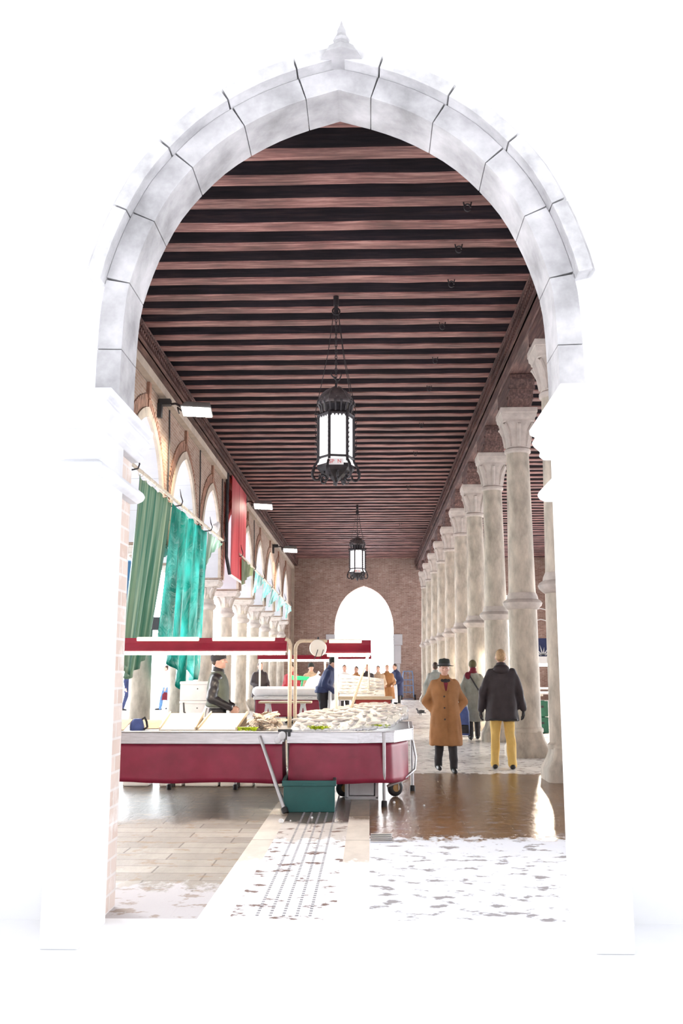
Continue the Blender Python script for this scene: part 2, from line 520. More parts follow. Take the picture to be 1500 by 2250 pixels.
    def prism(s, poly, y0, y1, f=lambda u, z, d: (u, d, z)):
        n = len(poly)
        vs = [f(u, z, y0) for u, z in poly] + [f(u, z, y1) for u, z in poly]
        fs = [tuple(range(n)), tuple(reversed(range(n, 2 * n)))]
        for i in range(n):
            j = (i + 1) % n
            fs.append((j, i, n + i, n + j))
        return s.add(vs, fs)

    def mesh(s, name):
        me = bpy.data.meshes.new(name)
        me.from_pydata(s.v, [], s.f)
        me.validate()
        me.update()
        return me

    def build(s, name, m, parent=None, smooth=False, bevel=0.0, fix=True):
        me = s.mesh(name)
        if fix:
            import bmesh
            b = bmesh.new()
            b.from_mesh(me)
            bmesh.ops.recalc_face_normals(b, faces=b.faces)
            b.to_mesh(me)
            b.free()
        return obj(name, me, m, parent, smooth, bevel)


def obj(name, me, m, parent=None, smooth=False, bevel=0.0):
    o = bpy.data.objects.new(name, me)
    C.objects.link(o)
    me.materials.append(m)
    if smooth:
        me.polygons.foreach_set('use_smooth', [True] * len(me.polygons))
        me.set_sharp_from_angle(angle=math.radians(45))
    if bevel:
        bv = o.modifiers.new('bevel', 'BEVEL')
        bv.width = bevel
        bv.segments = 2
        bv.limit_method = 'ANGLE'
    if parent:
        o.parent = parent
    return o


def thing(name, label, cat, loc=(0, 0, 0), rz=0.0, group=None):
    o = bpy.data.objects.new(name, None)
    C.objects.link(o)
    o.empty_display_size = 0.1
    o.location = loc
    o.rotation_euler = (0, 0, rz)
    return tag(o, label, cat, group)


def tag(o, label, cat, group=None, kind=None):
    o['label'] = label
    o['category'] = cat
    if group:
        o['group'] = group
    if kind:
        o['kind'] = kind
    return o


def struct(o):
    o['kind'] = 'structure'
    return o


def dup(root, loc=None, rot=None, label=None, group=None):
    r = root.copy()
    C.objects.link(r)
    if loc is not None:
        r.location = loc
    if rot is not None:
        r.rotation_euler = rot
    if label:
        r['label'] = label
    if group:
        r['group'] = group
    for ch in list(root.children):
        c = ch.copy()
        C.objects.link(c)
        c.parent = r
        for g in list(ch.children):
            d = g.copy()
            C.objects.link(d)
            d.parent = c
    return r


def remesh(mb, voxel, smooth=3):
    me = mb.mesh('raw')
    o = bpy.data.objects.new('raw', me)
    C.objects.link(o)
    a = o.modifiers.new('r', 'REMESH')
    a.mode = 'VOXEL'
    a.voxel_size = voxel
    if smooth:
        q = o.modifiers.new('s', 'SMOOTH')
        q.factor = 0.5
        q.iterations = smooth
    dg = bpy.context.evaluated_depsgraph_get()
    out = bpy.data.meshes.new_from_object(o.evaluated_get(dg))
    bpy.data.objects.remove(o)
    bpy.data.meshes.remove(me)
    return out


def folds(me, amp, seed=0.0, sc=(9.0, 9.0, 2.6)):
    """Creases of worn cloth."""
    from mathutils import noise
    co = [v.co.copy() for v in me.vertices]
    no = [v.normal.copy() for v in me.vertices]
    for v, p, n in zip(me.vertices, co, no):
        q = Vector((p.x * sc[0] + seed, p.y * sc[1], p.z * sc[2] + 0.6 * p.x))
        v.co = p + n * (amp * (noise.noise(q) * 1.2 + 0.5 * noise.noise(q * 2.3)))
    me.update()
    return me


ORD = ['first', 'second', 'third', 'fourth', 'fifth', 'sixth', 'seventh', 'eighth', 'ninth', 'tenth', 'eleventh', 'twelfth']

# ------------------------------------------------------------------ arches
_K = [(1, 0), (0.987, 0.236), (0.947, 0.337 + 0.03), (0.88, 0.50), (0.773, 0.645), (0.58, 0.80), (0.373, 0.90), (0.19, 0.958), (0, 1.0)]


def arch_curve(half, rise, n=4):
    """Right half of a blunt pointed arch, from the springing to the apex, as (dx, dz)."""
    P = [(1.0, -0.24)] + _K + [(-0.17, 1.05)]
    out = []
    for i in range(1, len(P) - 2):
        for k in range(n):
            t = k / n
            q = []
            for a in (0, 1):
                p0, p1, p2, p3 = P[i - 1][a], P[i][a], P[i + 1][a], P[i + 2][a]
                q.append(0.5 * (2 * p1 + (p2 - p0) * t + (2 * p0 - 5 * p1 + 4 * p2 - p3) * t * t + (3 * p1 - p0 - 3 * p2 + p3) * t ** 3))
            out.append((min(q[0], 1.0) * half, q[1] * rise))
    out.append((0.0, rise))
    return out


def full_curve(cx, half, spring, apex):
    r = arch_curve(half, apex - spring)
    left = [(cx - dx, spring + dz) for dx, dz in r]
    right = [(cx + dx, spring + dz) for dx, dz in reversed(r[:-1])]
    return left + right


def offset(curve, t):
    out = []
    n = len(curve)
    for i, (u, z) in enumerate(curve):
        a, b = curve[max(0, i - 1)], curve[min(n - 1, i + 1)]
        du, dz = b[0] - a[0], b[1] - a[1]
        L = math.hypot(du, dz)
        out.append((u - dz / L * t, z + du / L * t))
    return out


def arch_wall(mb, u0, u1, zb, zt, openings, d0, d1, f):
    """Wall slab from u0 to u1, zb to zt, thickness d0..d1, with arched openings [(centre, half, spring, apex)] that reach zb."""
    def slab(poly):
        mb.prism(poly, d0, d1, f)
    u = u0
    for cx, half, spring, apex in openings:
        slab([(u, zb), (cx - half, zb), (cx - half, zt), (u, zt)])
        cv = full_curve(cx, half, spring, apex)
        for (a, za), (b, zb2) in zip(cv[:-1], cv[1:]):
            if b - a > 1e-4:
                slab([(a, za), (b, zb2), (b, zt), (a, zt)])
        u = cx + half
    slab([(u, zb), (u1, zb), (u1, zt), (u, zt)])


def voussoirs(mb, curve, t0, t1, d0, d1, f, n, gap=0.012, base=None):
    """A ring of N wedge stones along CURVE, from offset t0 to t1, depth d0..d1; BASE: the ring runs on down to this height as jamb stones."""
    pts = list(curve)
    if base is not None:
        pts = [(pts[0][0], base)] + pts + [(pts[-1][0], base)]
    # resample by length
    L = [0.0]
    for a, b in zip(pts[:-1], pts[1:]):
        L.append(L[-1] + math.hypot(b[0] - a[0], b[1] - a[1]))

    def at(s):
        s = max(0.0, min(L[-1], s))
        for i in range(len(L) - 1):
            if s <= L[i + 1] or i == len(L) - 2:
                k = (s - L[i]) / max(1e-9, L[i + 1] - L[i])
                return (pts[i][0] + (pts[i + 1][0] - pts[i][0]) * k, pts[i][1] + (pts[i + 1][1] - pts[i][1]) * k)
    step = L[-1] / n
    for k in range(n):
        s0, s1 = k * step + gap / 2, (k + 1) * step - gap / 2
        m = max(2, int((s1 - s0) / 0.12) + 1)
        mid = [at(s0 + (s1 - s0) * i / (m - 1)) for i in range(m)]
        ext = [at(s0 - 0.04)] + mid + [at(s1 + 0.04)]
        inn, outp = [], []
        for i in range(m):
            a, b = ext[i], ext[i + 2]
            du, dz = b[0] - a[0], b[1] - a[1]
            q = math.hypot(du, dz) or 1
            nx, nz = -dz / q, du / q
            inn.append((mid[i][0] + nx * t0, mid[i][1] + nz * t0))
            outp.append((mid[i][0] + nx * t1, mid[i][1] + nz * t1))
        mb.loft([[f(*inn[i], d0), f(*outp[i], d0), f(*outp[i], d1), f(*inn[i], d1)] for i in range(m)])


FX = lambda u, z, d: (u, d, z)          # wall across the hall
FY = lambda u, z, d: (d, u, z)          # wall along the hall
Y0, Y1 = 6.5, 51.3
ZC = 7.6                                 # underside of the joists
AX = -0.205                              # axis of the entrance arch

# ------------------------------------------------------------------ ground and floor
struct(MB().box((0, 30, -0.16), (260, 260, 0.2)).build('ground', M['white_ground']))


def slab(name, x0, x1, y0, y1, m, z0=-0.05, z1=0.0):
    return struct(MB().box(((x0 + x1) / 2, (y0 + y1) / 2, (z0 + z1) / 2), (x1 - x0, y1 - y0, z1 - z0)).build(name, M[m]))


slab('floor', -5.2, -1.10, 6.2, Y1 + 1, 'floor_l')
slab('floor.001', -0.90, -0.23, 6.2, Y1 + 1, 'floor_m')
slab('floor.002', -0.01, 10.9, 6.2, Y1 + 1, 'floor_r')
slab('trim_1', -1.10, -0.90, 6.2, Y1 + 1, 'strip')
slab('trim_2', -0.23, -0.01, 6.2, Y1 + 1, 'strip')
slab('floor.003', -40, 40, -40, 6.2, 'white_ground')
dots = MB()
for X in (-0.73, -0.645, -0.56, -0.475, -0.39):
    y = 6.3
    while y < 12.4:
        dots.box((X, y, 0.001), (0.020, 0.020, 0.004))
        y += 0.06
tag(dots.build('inlay_dots', M['dot']), 'five lines of small dark dots set in the pale paving lane', 'paving inlay', kind='structure')

# ------------------------------------------------------------------ entrance wall and arch
front = (AX, 1.5, 3.6, 5.68)
mb = MB()
wide = (AX, 1.5 + 0.02, 3.6, 5.70)
arch_wall(mb, -6.5, 12.0, 0.0, 9.6, [wide], 6.16, 6.46, FX)
struct(mb.build('wall_front', M['plaster']))
cv = full_curve(*front)
mb = MB()
voussoirs(mb, cv, 0.0, 0.17, 6.10, 6.50, FX, 13, gap=0.006, base=3.25)
struct(mb.build('trim_3', M['arch_stone'], smooth=False, bevel=0.003))
mb = MB()
hood = [p for p in cv if p[1] >= 4.12]           # the hood mould stops short of the springing
voussoirs(mb, hood, 0.172, 0.27, 5.99, 6.2, FX, 9, gap=0.005)
voussoirs(mb, hood, 0.25, 0.30, 6.04, 6.2, FX, 9, gap=0.005)
struct(mb.build('trim_4', M['hood_stone'], bevel=0.003))
fin = MB()
fin.lathe([(0.15, 5.84), (0.12, 5.90), (0.075, 5.94), (0.055, 5.98), (0.06, 6.0), (0.035, 6.04), (0.03, 6.08), (0.012, 6.12), (0.004, 6.15)], 8, (AX + 0.025, 6.0, 0))
struct(fin.build('trim_5', M['arch_stone']))
# jambs with their moulded imposts
for k, sg in ((6, -1), (7, 1)):
    xi = AX + sg * 1.5
    mb = MB()
    mb.box((xi + sg * 0.16, 6.3, 1.625), (0.32, 0.40, 3.25))
    struct(mb.build('trim_%d' % k, M['brick_pale'] if sg < 0 else M['plaster']))
    mb = MB()
    x2 = AX + sg * 1.445
    mb.box((x2 + sg * 0.11, 5.80, 1.38), (0.22, 0.56, 2.76))
    struct(mb.build('trim_%d' % (k + 90), M['plaster'], bevel=0.008))
    mb = MB()
    mb.box((x2 + sg * 0.115, 5.80, 2.90), (0.23, 0.54, 0.30))
    # torus and upper mouldings
    for z0, prof in ((2.72, [(0.0, 0), (0.035, 0.02), (0.05, 0.05), (0.035, 0.08), (0.0, 0.1)]), (3.02, [(0, 0), (0.03, 0.03), (0.02, 0.06), (0.06, 0.1), (0.075, 0.13), (0.05, 0.17), (0.085, 0.19), (0.09, 0.23)])):
        rings = []
        for e, z in prof:
            a, b = x2 - sg * e, x2 + sg * 0.24
            rings.append([(a, 5.5 - e, z0 + z), (b, 5.5 - e, z0 + z), (b, 6.5 + e * 0.3, z0 + z), (a, 6.5 + e * 0.3, z0 + z)])
        mb.loft(rings)
    struct(mb.build('trim_%d' % (k + 2), M['jamb_stone'] if sg < 0 else M['plaster'], bevel=0.008))

# ------------------------------------------------------------------ long walls, far wall
OPEN = [9.88 + 3.74 * k for k in range(11)]
COLY = [11.75 + 3.74 * k for k in range(11)]
for side, xa, xb in (('left', -5.1, -4.3), ('right', 10.3, 11.1)):
    mb = MB()
    ops = [(y, 1.5, 4.15, 6.45) for y in OPEN]
    arch_wall(mb, Y0 - 0.3, Y1 + 0.4, 4.1, 8.2, ops, xa, xb, FY)
    struct(mb.build('wall_' + side, M['brick_side']))
    for a, b in ((Y0 - 0.3, 8.38), (49.62, Y1 + 0.4)):
        struct(MB().box(((xa + xb) / 2, (a + b) / 2, 2.05), (0.8, b - a, 4.1)).build('wall_' + side, M['brick_side']))
n_trim = 10
for i, y in enumerate(OPEN):
    c = full_curve(y, 1.5, 4.15, 6.45)
    mb = MB()
    voussoirs(mb, c, -0.03, 0.0, -5.12, -4.30, FY, 9, gap=0.006)       # stone lining of the opening
    struct(mb.build('trim_%d' % n_trim, M['reveal_stone']))
    n_trim += 1
    mb = MB()
    voussoirs(mb, c, -0.035, 0.15, -4.31, -4.25, FY, 11, gap=0.006)
    struct(mb.build('trim_%d' % n_trim, M['arch_trim']))
    n_trim += 1
    mb = MB()
    voussoirs(mb, c, 0.155, 0.40, -4.31, -4.275, FY, 56, gap=0.022)
    # key block above the point of the arch
    mb.box((-4.27, y, 6.98), (0.06, 0.16, 0.42))
    struct(mb.build('trim_%d' % n_trim, M['brick_ring']))
    n_trim += 1
mb = MB()
arch_wall(mb, -5.1, 11.1, 0.0, 8.2, [(-0.3, 1.62, 3.5, 6.15), (6.6, 1.62, 3.5, 6.15)], Y1, Y1 + 0.6, FX)
struct(mb.build('wall_far', M['brick_end']))
for cx in (-0.3, 6.6):
    mb = MB()
    for sg in (-1, 1):
        for k, (z0, z1, ww) in enumerate(((0, 0.9, 0.42), (0.9, 1.9, 0.36), (1.9, 2.9, 0.42), (2.9, 3.5, 0.5))):
            mb.box((cx + sg * (1.62 + ww / 2 - 0.03), Y1 + 0.02, (z0 + z1) / 2), (ww, 0.12, z1 - z0 - 0.015))
    struct(mb.build('trim_%d' % n_trim, M['reveal_stone'], bevel=0.01))
    n_trim += 1
mb = MB()
mb.box((-4.22, Y1 - 0.06, 3.8), (0.16, 0.14, 7.6))
struct(mb.build('trim_%d' % n_trim, M['arch_trim']))
n_trim += 1

# ------------------------------------------------------------------ ceiling
struct(MB().box((3.0, (Y0 + Y1) / 2, 8.05), (16.4, Y1 - Y0 + 2.0, 0.30)).build('ceiling', M['board']))


def joist_mesh(x0, x1, name, seed):
    rr = random.Random(seed)
    n = 14
    rings = []
    ww, hh = 0.25, 0.33
    for i in range(n):
        x = x0 + (x1 - x0) * i / (n - 1)
        a, b = rr.uniform(-0.006, 0.006), rr.uniform(-0.005, 0.005)
        r_ = []
        for u, z in ((-ww / 2 + 0.02, 0), (ww / 2 - 0.02, 0), (ww / 2, 0.02), (ww / 2, hh), (-ww / 2, hh), (-ww / 2, 0.02)):
            r_.append((x, u + a, ZC + z + (b if z < 0.1 else 0)))
        rings.append(r_)
    me = MB().loft(rings).mesh(name)
    me.materials.append(M['joist'])
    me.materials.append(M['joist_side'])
    for p in me.polygons:                       # sides darkened with painted shade, underside in the lighter wood
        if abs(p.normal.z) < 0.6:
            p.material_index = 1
    return me


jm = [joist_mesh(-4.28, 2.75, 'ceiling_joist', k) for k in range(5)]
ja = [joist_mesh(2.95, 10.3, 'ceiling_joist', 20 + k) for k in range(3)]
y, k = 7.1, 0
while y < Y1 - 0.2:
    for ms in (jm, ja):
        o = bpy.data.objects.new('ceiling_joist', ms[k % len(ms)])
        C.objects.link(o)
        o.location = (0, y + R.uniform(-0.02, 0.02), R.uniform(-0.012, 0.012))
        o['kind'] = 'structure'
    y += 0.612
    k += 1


def carved(name, xs, sg, z0, z1):
    """A timber cornice with two rows of carved beads along the hall; xs: the face, sg: which way it faces."""
    mb = MB()
    mb.box((xs - sg * 0.15, (Y0 + Y1) / 2, (z0 + z1) / 2), (0.30, Y1 - Y0, z1 - z0))
    mb.box((xs + sg * 0.02, (Y0 + Y1) / 2, z1 - 0.03), (0.10, Y1 - Y0, 0.05))
    mb.box((xs + sg * 0.01, (Y0 + Y1) / 2, z0 + 0.02), (0.07, Y1 - Y0, 0.04))
    y = Y0 + 3
    while y < Y1 - 0.1:
        mb.box((xs + sg * 0.03, y, z0 + (z1 - z0) * 0.68), (0.09, 0.075, 0.09), (0.5, 0, 0))
        mb.box((xs + sg * 0.03, y + 0.06, z0 + (z1 - z0) * 0.32), (0.08, 0.075, 0.09), (-0.5, 0, 0))
        y += 0.13
    return struct(mb.build(name, M['beam']))


carved('trim_80', -4.0, 1, 7.27, ZC)
mb = MB()
mb.box((-4.22, (Y0 + Y1) / 2, 7.17), (0.14, Y1 - Y0, 0.18))
struct(mb.build('trim_81', M['arch_trim']))
CX = 2.87
carved('trim_82', CX - 0.30, -1, 7.22, ZC)
struct(MB().box((CX, (Y0 + Y1) / 2, 7.29), (0.52, Y1 - Y0, 0.56)).build('ceiling_beam', M['beam'], bevel=0.02))

# ------------------------------------------------------------------ columns


def column(name, label, group, loc, H, ring, r_low, r_up, cap_h, cap_w, base_w, base_h):
    t = thing(name, label, 'column', loc, 0, group)
    t['kind'] = 'thing'
    b = MB()
    h = base_w / 2
    # square plinth flaring in to the shaft
    rings = []
    for z, q, p in ((0, h, 40), (base_h * 0.36, h, 40), (base_h * 0.5, h * 0.90, 34), (base_h * 0.66, h * 0.80, 26), (base_h * 0.83, h * 0.735, 14), (base_h, h * 0.71, 8)):
        rg = []
        for i in range(32):
            a = 2 * PI * i / 32 + PI / 32
            c_, s_ = math.cos(a), math.sin(a)
            k = (abs(c_) ** p + abs(s_) ** p) ** (-1 / p)
            rg.append((q * k * c_, q * k * s_, z))
        rings.append(rg)
    b.loft(rings)
    b.build('base', M['col_stone'], t, True)
    s = MB()
    s.lathe([(r_low * 1.12, base_h - 0.02), (r_low * 1.12, base_h + 0.04), (r_low, base_h + 0.07), (r_low * 0.97, ring - 0.04)], 28)
    s.build('lower_shaft', M['col_stone'], t, True)
    g = MB()
    g.lathe([(r_low * 0.98, ring - 0.05), (r_low * 1.08, ring - 0.03), (r_low * 1.28, ring + 0.02), (r_low * 1.34, ring + 0.07), (r_low * 1.26, ring + 0.11), (r_low * 1.08, ring + 0.14), (r_low * 1.04, ring + 0.2), (r_up * 1.03, ring + 0.26)], 28)
    g.build('ring_moulding', M['cap_stone'], t, True)
    u = MB()
    zc = H - cap_h
    u.lathe([(r_up * 1.02, ring + 0.24), (r_up, ring + 0.4), (r_up * 0.86, zc - 0.06), (r_up * 0.88, zc - 0.03)], 28)
    u.build('upper_shaft', M['col_stone'], t, True)
    c = MB()
    rn = r_up * 0.88
    c.lathe([(rn, zc - 0.05), (rn * 1.14, zc - 0.02), (rn * 1.14, zc + 0.03), (rn, zc + 0.06)], 28)
    rings = []
    for f_, q, p in ((0.07, rn * 1.0, 2.0), (0.30, rn * 1.08, 2.3), (0.52, rn * 1.25, 3.0), (0.66, rn * 1.42, 4.5), (0.72, cap_w * 0.43, 8)):
        rg = []
        for i in range(32):
            a = 2 * PI * i / 32 + PI / 32
            c_, s_ = math.cos(a), math.sin(a)
            k = (abs(c_) ** p + abs(s_) ** p) ** (-1 / p)
            rg.append((q * k * c_, q * k * s_, zc + cap_h * f_))
        rings.append(rg)
    c.loft(rings)
    # corner leaves curling out, and a leaf in the middle of each side
    for i in range(8):
        a = PI / 4 * i
        d = Vector((math.cos(a), math.sin(a), 0))
        e = 1.28 if i % 2 else 1.0
        c.tube([d * rn * 1.0 + Vector((0, 0, zc + cap_h * 0.1)), d * rn * 1.12 * (1 + (e - 1) * 0.4) + Vector((0, 0, zc + cap_h * 0.4)), d * rn * 1.4 * e + Vector((0, 0, zc + cap_h * 0.64)), d * rn * 1.52 * e + Vector((0, 0, zc + cap_h * 0.60))], [0.035, 0.05, 0.04, 0.02], 6)
    w2 = cap_w / 2
    rings = []
    for f_, q in ((0.70, 0.86), (0.76, 0.88), (0.80, 0.95), (0.88, 0.97), (0.89, 1.0), (1.0, 1.0)):
        q *= w2
        rings.append([(-q, -q, zc + cap_h * f_), (q, -q, zc + cap_h * f_), (q, q, zc + cap_h * f_), (-q, q, zc + cap_h * f_)])
    c.loft(rings)
    c.build('capital', M['cap_stone'], t, True)
    return t


first = None
for k in range(10):
    y = 13.87 + 3.735 * k
    lb = 'grey stone column, %s from the entrance in the tall row under the timber beam' % ORD[k]
    if first is None:
        first = column('stone_column', lb, 'tall columns along the aisle', (CX, y, 0), 6.5, 2.72, 0.275, 0.25, 0.80, 0.70, 0.74, 0.46)
    else:
        dup(first, (CX, y, 0), None, lb)
cor = None
for k in range(10):
    y = 13.87 + 3.735 * k
    mb = MB()
    mb.prism([(-0.85, 0.505), (-0.85, 0.40), (-0.78, 0.28), (-0.62, 0.20), (-0.58, 0.10), (-0.42, 0.02), (-0.38, 0.0), (0.38, 0.0), (0.42, 0.02), (0.58, 0.10), (0.62, 0.20), (0.78, 0.28), (0.85, 0.40), (0.85, 0.505)], -0.23, 0.23, FY)
    for q in (-0.72, -0.5, 0.5, 0.72):
        mb.box((0, q, 0.27 if abs(q) > 0.6 else 0.13), (0.50, 0.03, 0.06))
    if cor is None:
        cor = mb.build('timber_bracket', M['beam'], bevel=0.01)
        cor.location = (CX, y, 6.5)
        tag(cor, 'dark carved timber bracket on the first tall column capital', 'bracket', 'brackets on the tall columns')
    else:
        o = cor.copy()
        C.objects.link(o)
        o.location = (CX, y, 6.5)
        o['label'] = 'dark carved timber bracket on the %s tall column capital' % ORD[k]
first = None
for k, y in enumerate(COLY):
    lb = 'weathered stone column carrying the arches, %s from the entrance along the brick wall' % ORD[k]
    if first is None:
        first = column('stone_column', lb, 'arcade columns of the brick wall', (-4.7, y, 0), 4.09, 3.3, 0.225, 0.215, 0.55, 0.84, 0.66, 0.40)
    else:
        dup(first, (-4.7, y, 0), None, lb)
for k, y in enumerate(COLY):
    dup(first, (10.7, y, 0), None, 'weathered stone column of the far outer arcade, %s from the entrance' % ORD[k], 'outer arcade columns')

#PART2
# ------------------------------------------------------------------ lamps that hang or stand out from the walls


def ring_pts(r, c, n=12, ax=(0, 1)):
    out = []
    for i in range(n):
        p = [c[0], c[1], c[2]]
        p[ax[0]] += r * math.cos(2 * PI * i / n)
        p[ax[1]] += r * math.sin(2 * PI * i / n)
        out.append(tuple(p))
    return out


def lantern(label, loc, top):
    """Hexagonal lantern, 1.6 m high, hung from the ceiling; loc: the lowest point, top: height of the hook above it."""
    t = thing('hanging_lantern', label, 'lantern', loc, 0.18, 'hanging lanterns')
    hx = lambda r, z, ph=0.0: [(r * math.cos(ph + PI / 3 * i), r * math.sin(ph + PI / 3 * i), z) for i in range(6)]
    r = 0.285
    for i in range(6):
        a0, a1 = PI / 3 * i, PI / 3 * (i + 1)
        p0 = Vector((r * math.cos(a0), r * math.sin(a0), 0))
        p1 = Vector((r * math.cos(a1), r * math.sin(a1), 0))
        n = ((p0 + p1) / 2).normalized()
        q = MB()
        a, b = p0.lerp(p1, 0.06) - n * 0.012, p1.lerp(p0, 0.06) - n * 0.012
        zs = (0.45, 1.13)
        q.add([tuple(a + Vector((0, 0, zs[0]))), tuple(b + Vector((0, 0, zs[0]))), tuple(b + Vector((0, 0, zs[1]))), tuple(a + Vector((0, 0, zs[1])))]
              + [tuple(v - n * 0.008 + Vector((0, 0, z))) for v, z in ((a, zs[0]), (b, zs[0]), (b, zs[1]), (a, zs[1]))],
              [(0, 1, 2, 3), (7, 6, 5, 4), (0, 4, 5, 1), (1, 5, 6, 2), (2, 6, 7, 3), (3, 7, 4, 0)])
        pane = q.build('glass_pane', M['lamp_glass'], t)
        ps = MB()
        ps.tube([tuple(p0 + Vector((0, 0, 0.36))), tuple(p0 + Vector((0, 0, 1.18)))], 0.024, 6)
        for k in range(9):                       # little leaves up the post
            z = 0.48 + k * 0.075
            d = p0.normalized()
            ps.tube([tuple(p0 + Vector((0, 0, z))), tuple(p0 + d * 0.045 + Vector((0, 0, z + 0.025))), tuple(p0 + d * 0.05 + Vector((0, 0, z + 0.055)))], [0.012, 0.008, 0.003], 5)
        ps.build('post', M['iron'], t, True)
        fr = MB()
        fr.tube([tuple(p0 + Vector((0, 0, 0.44))), tuple(p1 + Vector((0, 0, 0.44)))], 0.02, 6)
        fr.build('lower_rail', M['iron'], t, True)
        fr = MB()
        fr.tube([tuple(p0 + Vector((0, 0, 1.14))), tuple(p1 + Vector((0, 0, 1.14)))], 0.024, 6)
        for k in range(5):
            c = p0.lerp(p1, (k + 0.5) / 5)
            fr.tube([tuple(c + Vector((0, 0, 1.13))), tuple(c + Vector((0, 0, 1.085)))], [0.024, 0.004], 5)
        fr.build('upper_rail', M['iron'], t, True)
        sc = MB()                                # scroll foot curling out below each corner
        d = p0.normalized()
        pts = []
        for k in range(13):
            u = k / 12
            a = -0.9 + 4.6 * u
            q_ = 0.11 * (1 - 0.62 * u)
            pts.append(tuple(d * (0.30 + q_ * math.cos(a) * 0.8) + Vector((0, 0, 0.17 - 0.02 * u + q_ * math.sin(a) * -1.0))))
        sc.tube(pts, [0.026 - 0.012 * k / 12 for k in range(13)], 6)
        sc.tube([tuple(p0 + Vector((0, 0, 0.40))), tuple(d * 0.35 + Vector((0, 0, 0.30))), tuple(d * 0.36 + Vector((0, 0, 0.20)))], [0.02, 0.022, 0.02], 6)
        sc.build('scroll', M['iron'], t, True)
        sd = MB()
        c = (p0 + p1) / 2
        pts = []
        for k in range(11):
            u = k / 10
            a = 1.2 + 4.4 * u
            q_ = 0.085 * (1 - 0.55 * u)
            pts.append(tuple(c * 0.92 + n * (q_ * math.cos(a)) + Vector((0, 0, 0.11 + q_ * math.sin(a)))))
        sd.tube(pts, [0.02 - 0.008 * k / 10 for k in range(11)], 6)
        sd.build('leaf_scroll', M['iron'], t, True)
    ds = MB()
    ds.loft([hx(0.27, 0.42), hx(0.30, 0.33), hx(0.24, 0.30), hx(0.22, 0.40)], caps=True)
    ds.build('lower_glass', M['lamp_glass'], t)
    lw = MB()
    lw.loft([hx(0.30, 0.325), hx(0.305, 0.27), hx(0.26, 0.22), hx(0.10, 0.13), hx(0.03, 0.06), hx(0.012, 0.0)])
    lw.build('bottom_bowl', M['iron'], t)
    vb = MB()                                    # pierced band under the dome
    vb.loft([hx(0.30, 1.15), hx(0.275, 1.17), hx(0.235, 1.19)], caps=True)
    for i in range(18):
        a = 2 * PI * i / 18
        vb.tube([(0.235 * math.cos(a), 0.235 * math.sin(a), 1.17), (0.255 * math.cos(a), 0.255 * math.sin(a), 1.28), (0.29 * math.cos(a), 0.29 * math.sin(a), 1.345)], [0.02, 0.018, 0.024], 5)
    vb.lathe([(0.17, 1.16), (0.17, 1.34)], 12)
    vb.build('vent_band', M['iron'], t, True)
    dm = MB()
    dm.loft([hx(0.31, 1.31), hx(0.315, 1.345), hx(0.30, 1.37), hx(0.275, 1.42), hx(0.22, 1.50), hx(0.15, 1.56), hx(0.07, 1.60), hx(0.02, 1.615)])
    for i in range(6):
        a = PI / 3 * i
        dm.tube([(rr * math.cos(a), rr * math.sin(a), z) for rr, z in ((0.305, 1.36), (0.275, 1.425), (0.22, 1.505), (0.15, 1.565), (0.06, 1.61))], 0.012, 5)
        for s_ in (-0.12, 0.12):
            dm.ell((0.262 * math.cos(a + PI / 6 + s_), 0.262 * math.sin(a + PI / 6 + s_), 1.40), (0.012, 0.012, 0.012), None, 6, 4)
    dm.build('dome', M['dome'], t, True)
    hk = MB()
    hk.tube([(0, 0, 1.60), (0, 0, 1.67), (0.03, 0, 1.72), (-0.03, 0, 1.78), (-0.075, 0, 1.82), (-0.08, 0, 1.87)], [0.02, 0.02, 0.016, 0.014, 0.012, 0.006], 6)
    hk.tube([(0, 0, 1.70), (0.06, 0, 1.76), (0.085, 0, 1.83), (0.06, 0, 1.87)], [0.014, 0.012, 0.01, 0.005], 6)
    hk.build('crown_hook', M['iron'], t, True)
    ch = MB()
    z, i = 1.76, 0
    while z < top - 0.30:
        ch.tube([(0.0 + (0.016 * math.cos(a) if i % 2 else 0), (0 if i % 2 else 0.016 * math.cos(a)), z + 0.034 * math.sin(a)) for a in [2 * PI * k / 8 for k in range(8)]], 0.007, 5, True)
        z += 0.052
        i += 1
    ch.tube([(0, 0, top - 0.33), (0, 0, top - 0.18)], 0.03, 8)
    ch.tube([(0, 0, top - 0.18), (0, 0, top)], 0.045, 8)
    ch.tube(ring_pts(0.06, (0, 0, top - 0.28), 12, (0, 2)), 0.014, 6, True)
    ch.build('chain', M['iron'], t, True)
    for a in (PI * 1.02, 0.35, -0.5):
        wr = MB()
        wr.tube([(0.34 * math.cos(a), 0.34 * math.sin(a), 1.16), (0.14 * math.cos(a), 0.14 * math.sin(a), 1.16 + (top - 1.4) * 0.55), (0.03 * math.cos(a), 0.03 * math.sin(a), top - 0.25)], 0.006, 5)
        wr.tube([(0.27 * math.cos(a), 0.27 * math.sin(a), 1.16), (0.35 * math.cos(a), 0.35 * math.sin(a), 1.15)], 0.012, 5)
        wr.build('stay_wire', M['iron'], t)
    # white plate with red letters on the side that faces the entrance
    a = -PI / 2 - 0.18
    d = Vector((math.cos(a), math.sin(a), 0))
    pl = MB()
    pl.box(tuple(d * 0.30 + Vector((0, 0, 0.33))), (0.012, 0.26, 0.10), (0, 0, a))
    plate = pl.build('sign_plate', M['white_box'], t)
    fc = bpy.data.curves.new('plate_letters', 'FONT')
    fc.body = 'SP  N'
    fc.size = 0.085
    fc.align_x = 'CENTER'
    fc.align_y = 'CENTER'
    fc.extrude = 0.001
    fo = bpy.data.objects.new('raw_letters', fc)
    C.objects.link(fo)
    me = bpy.data.meshes.new_from_object(fo.evaluated_get(bpy.context.evaluated_depsgraph_get()))
    bpy.data.objects.remove(fo)
    me.materials.clear()
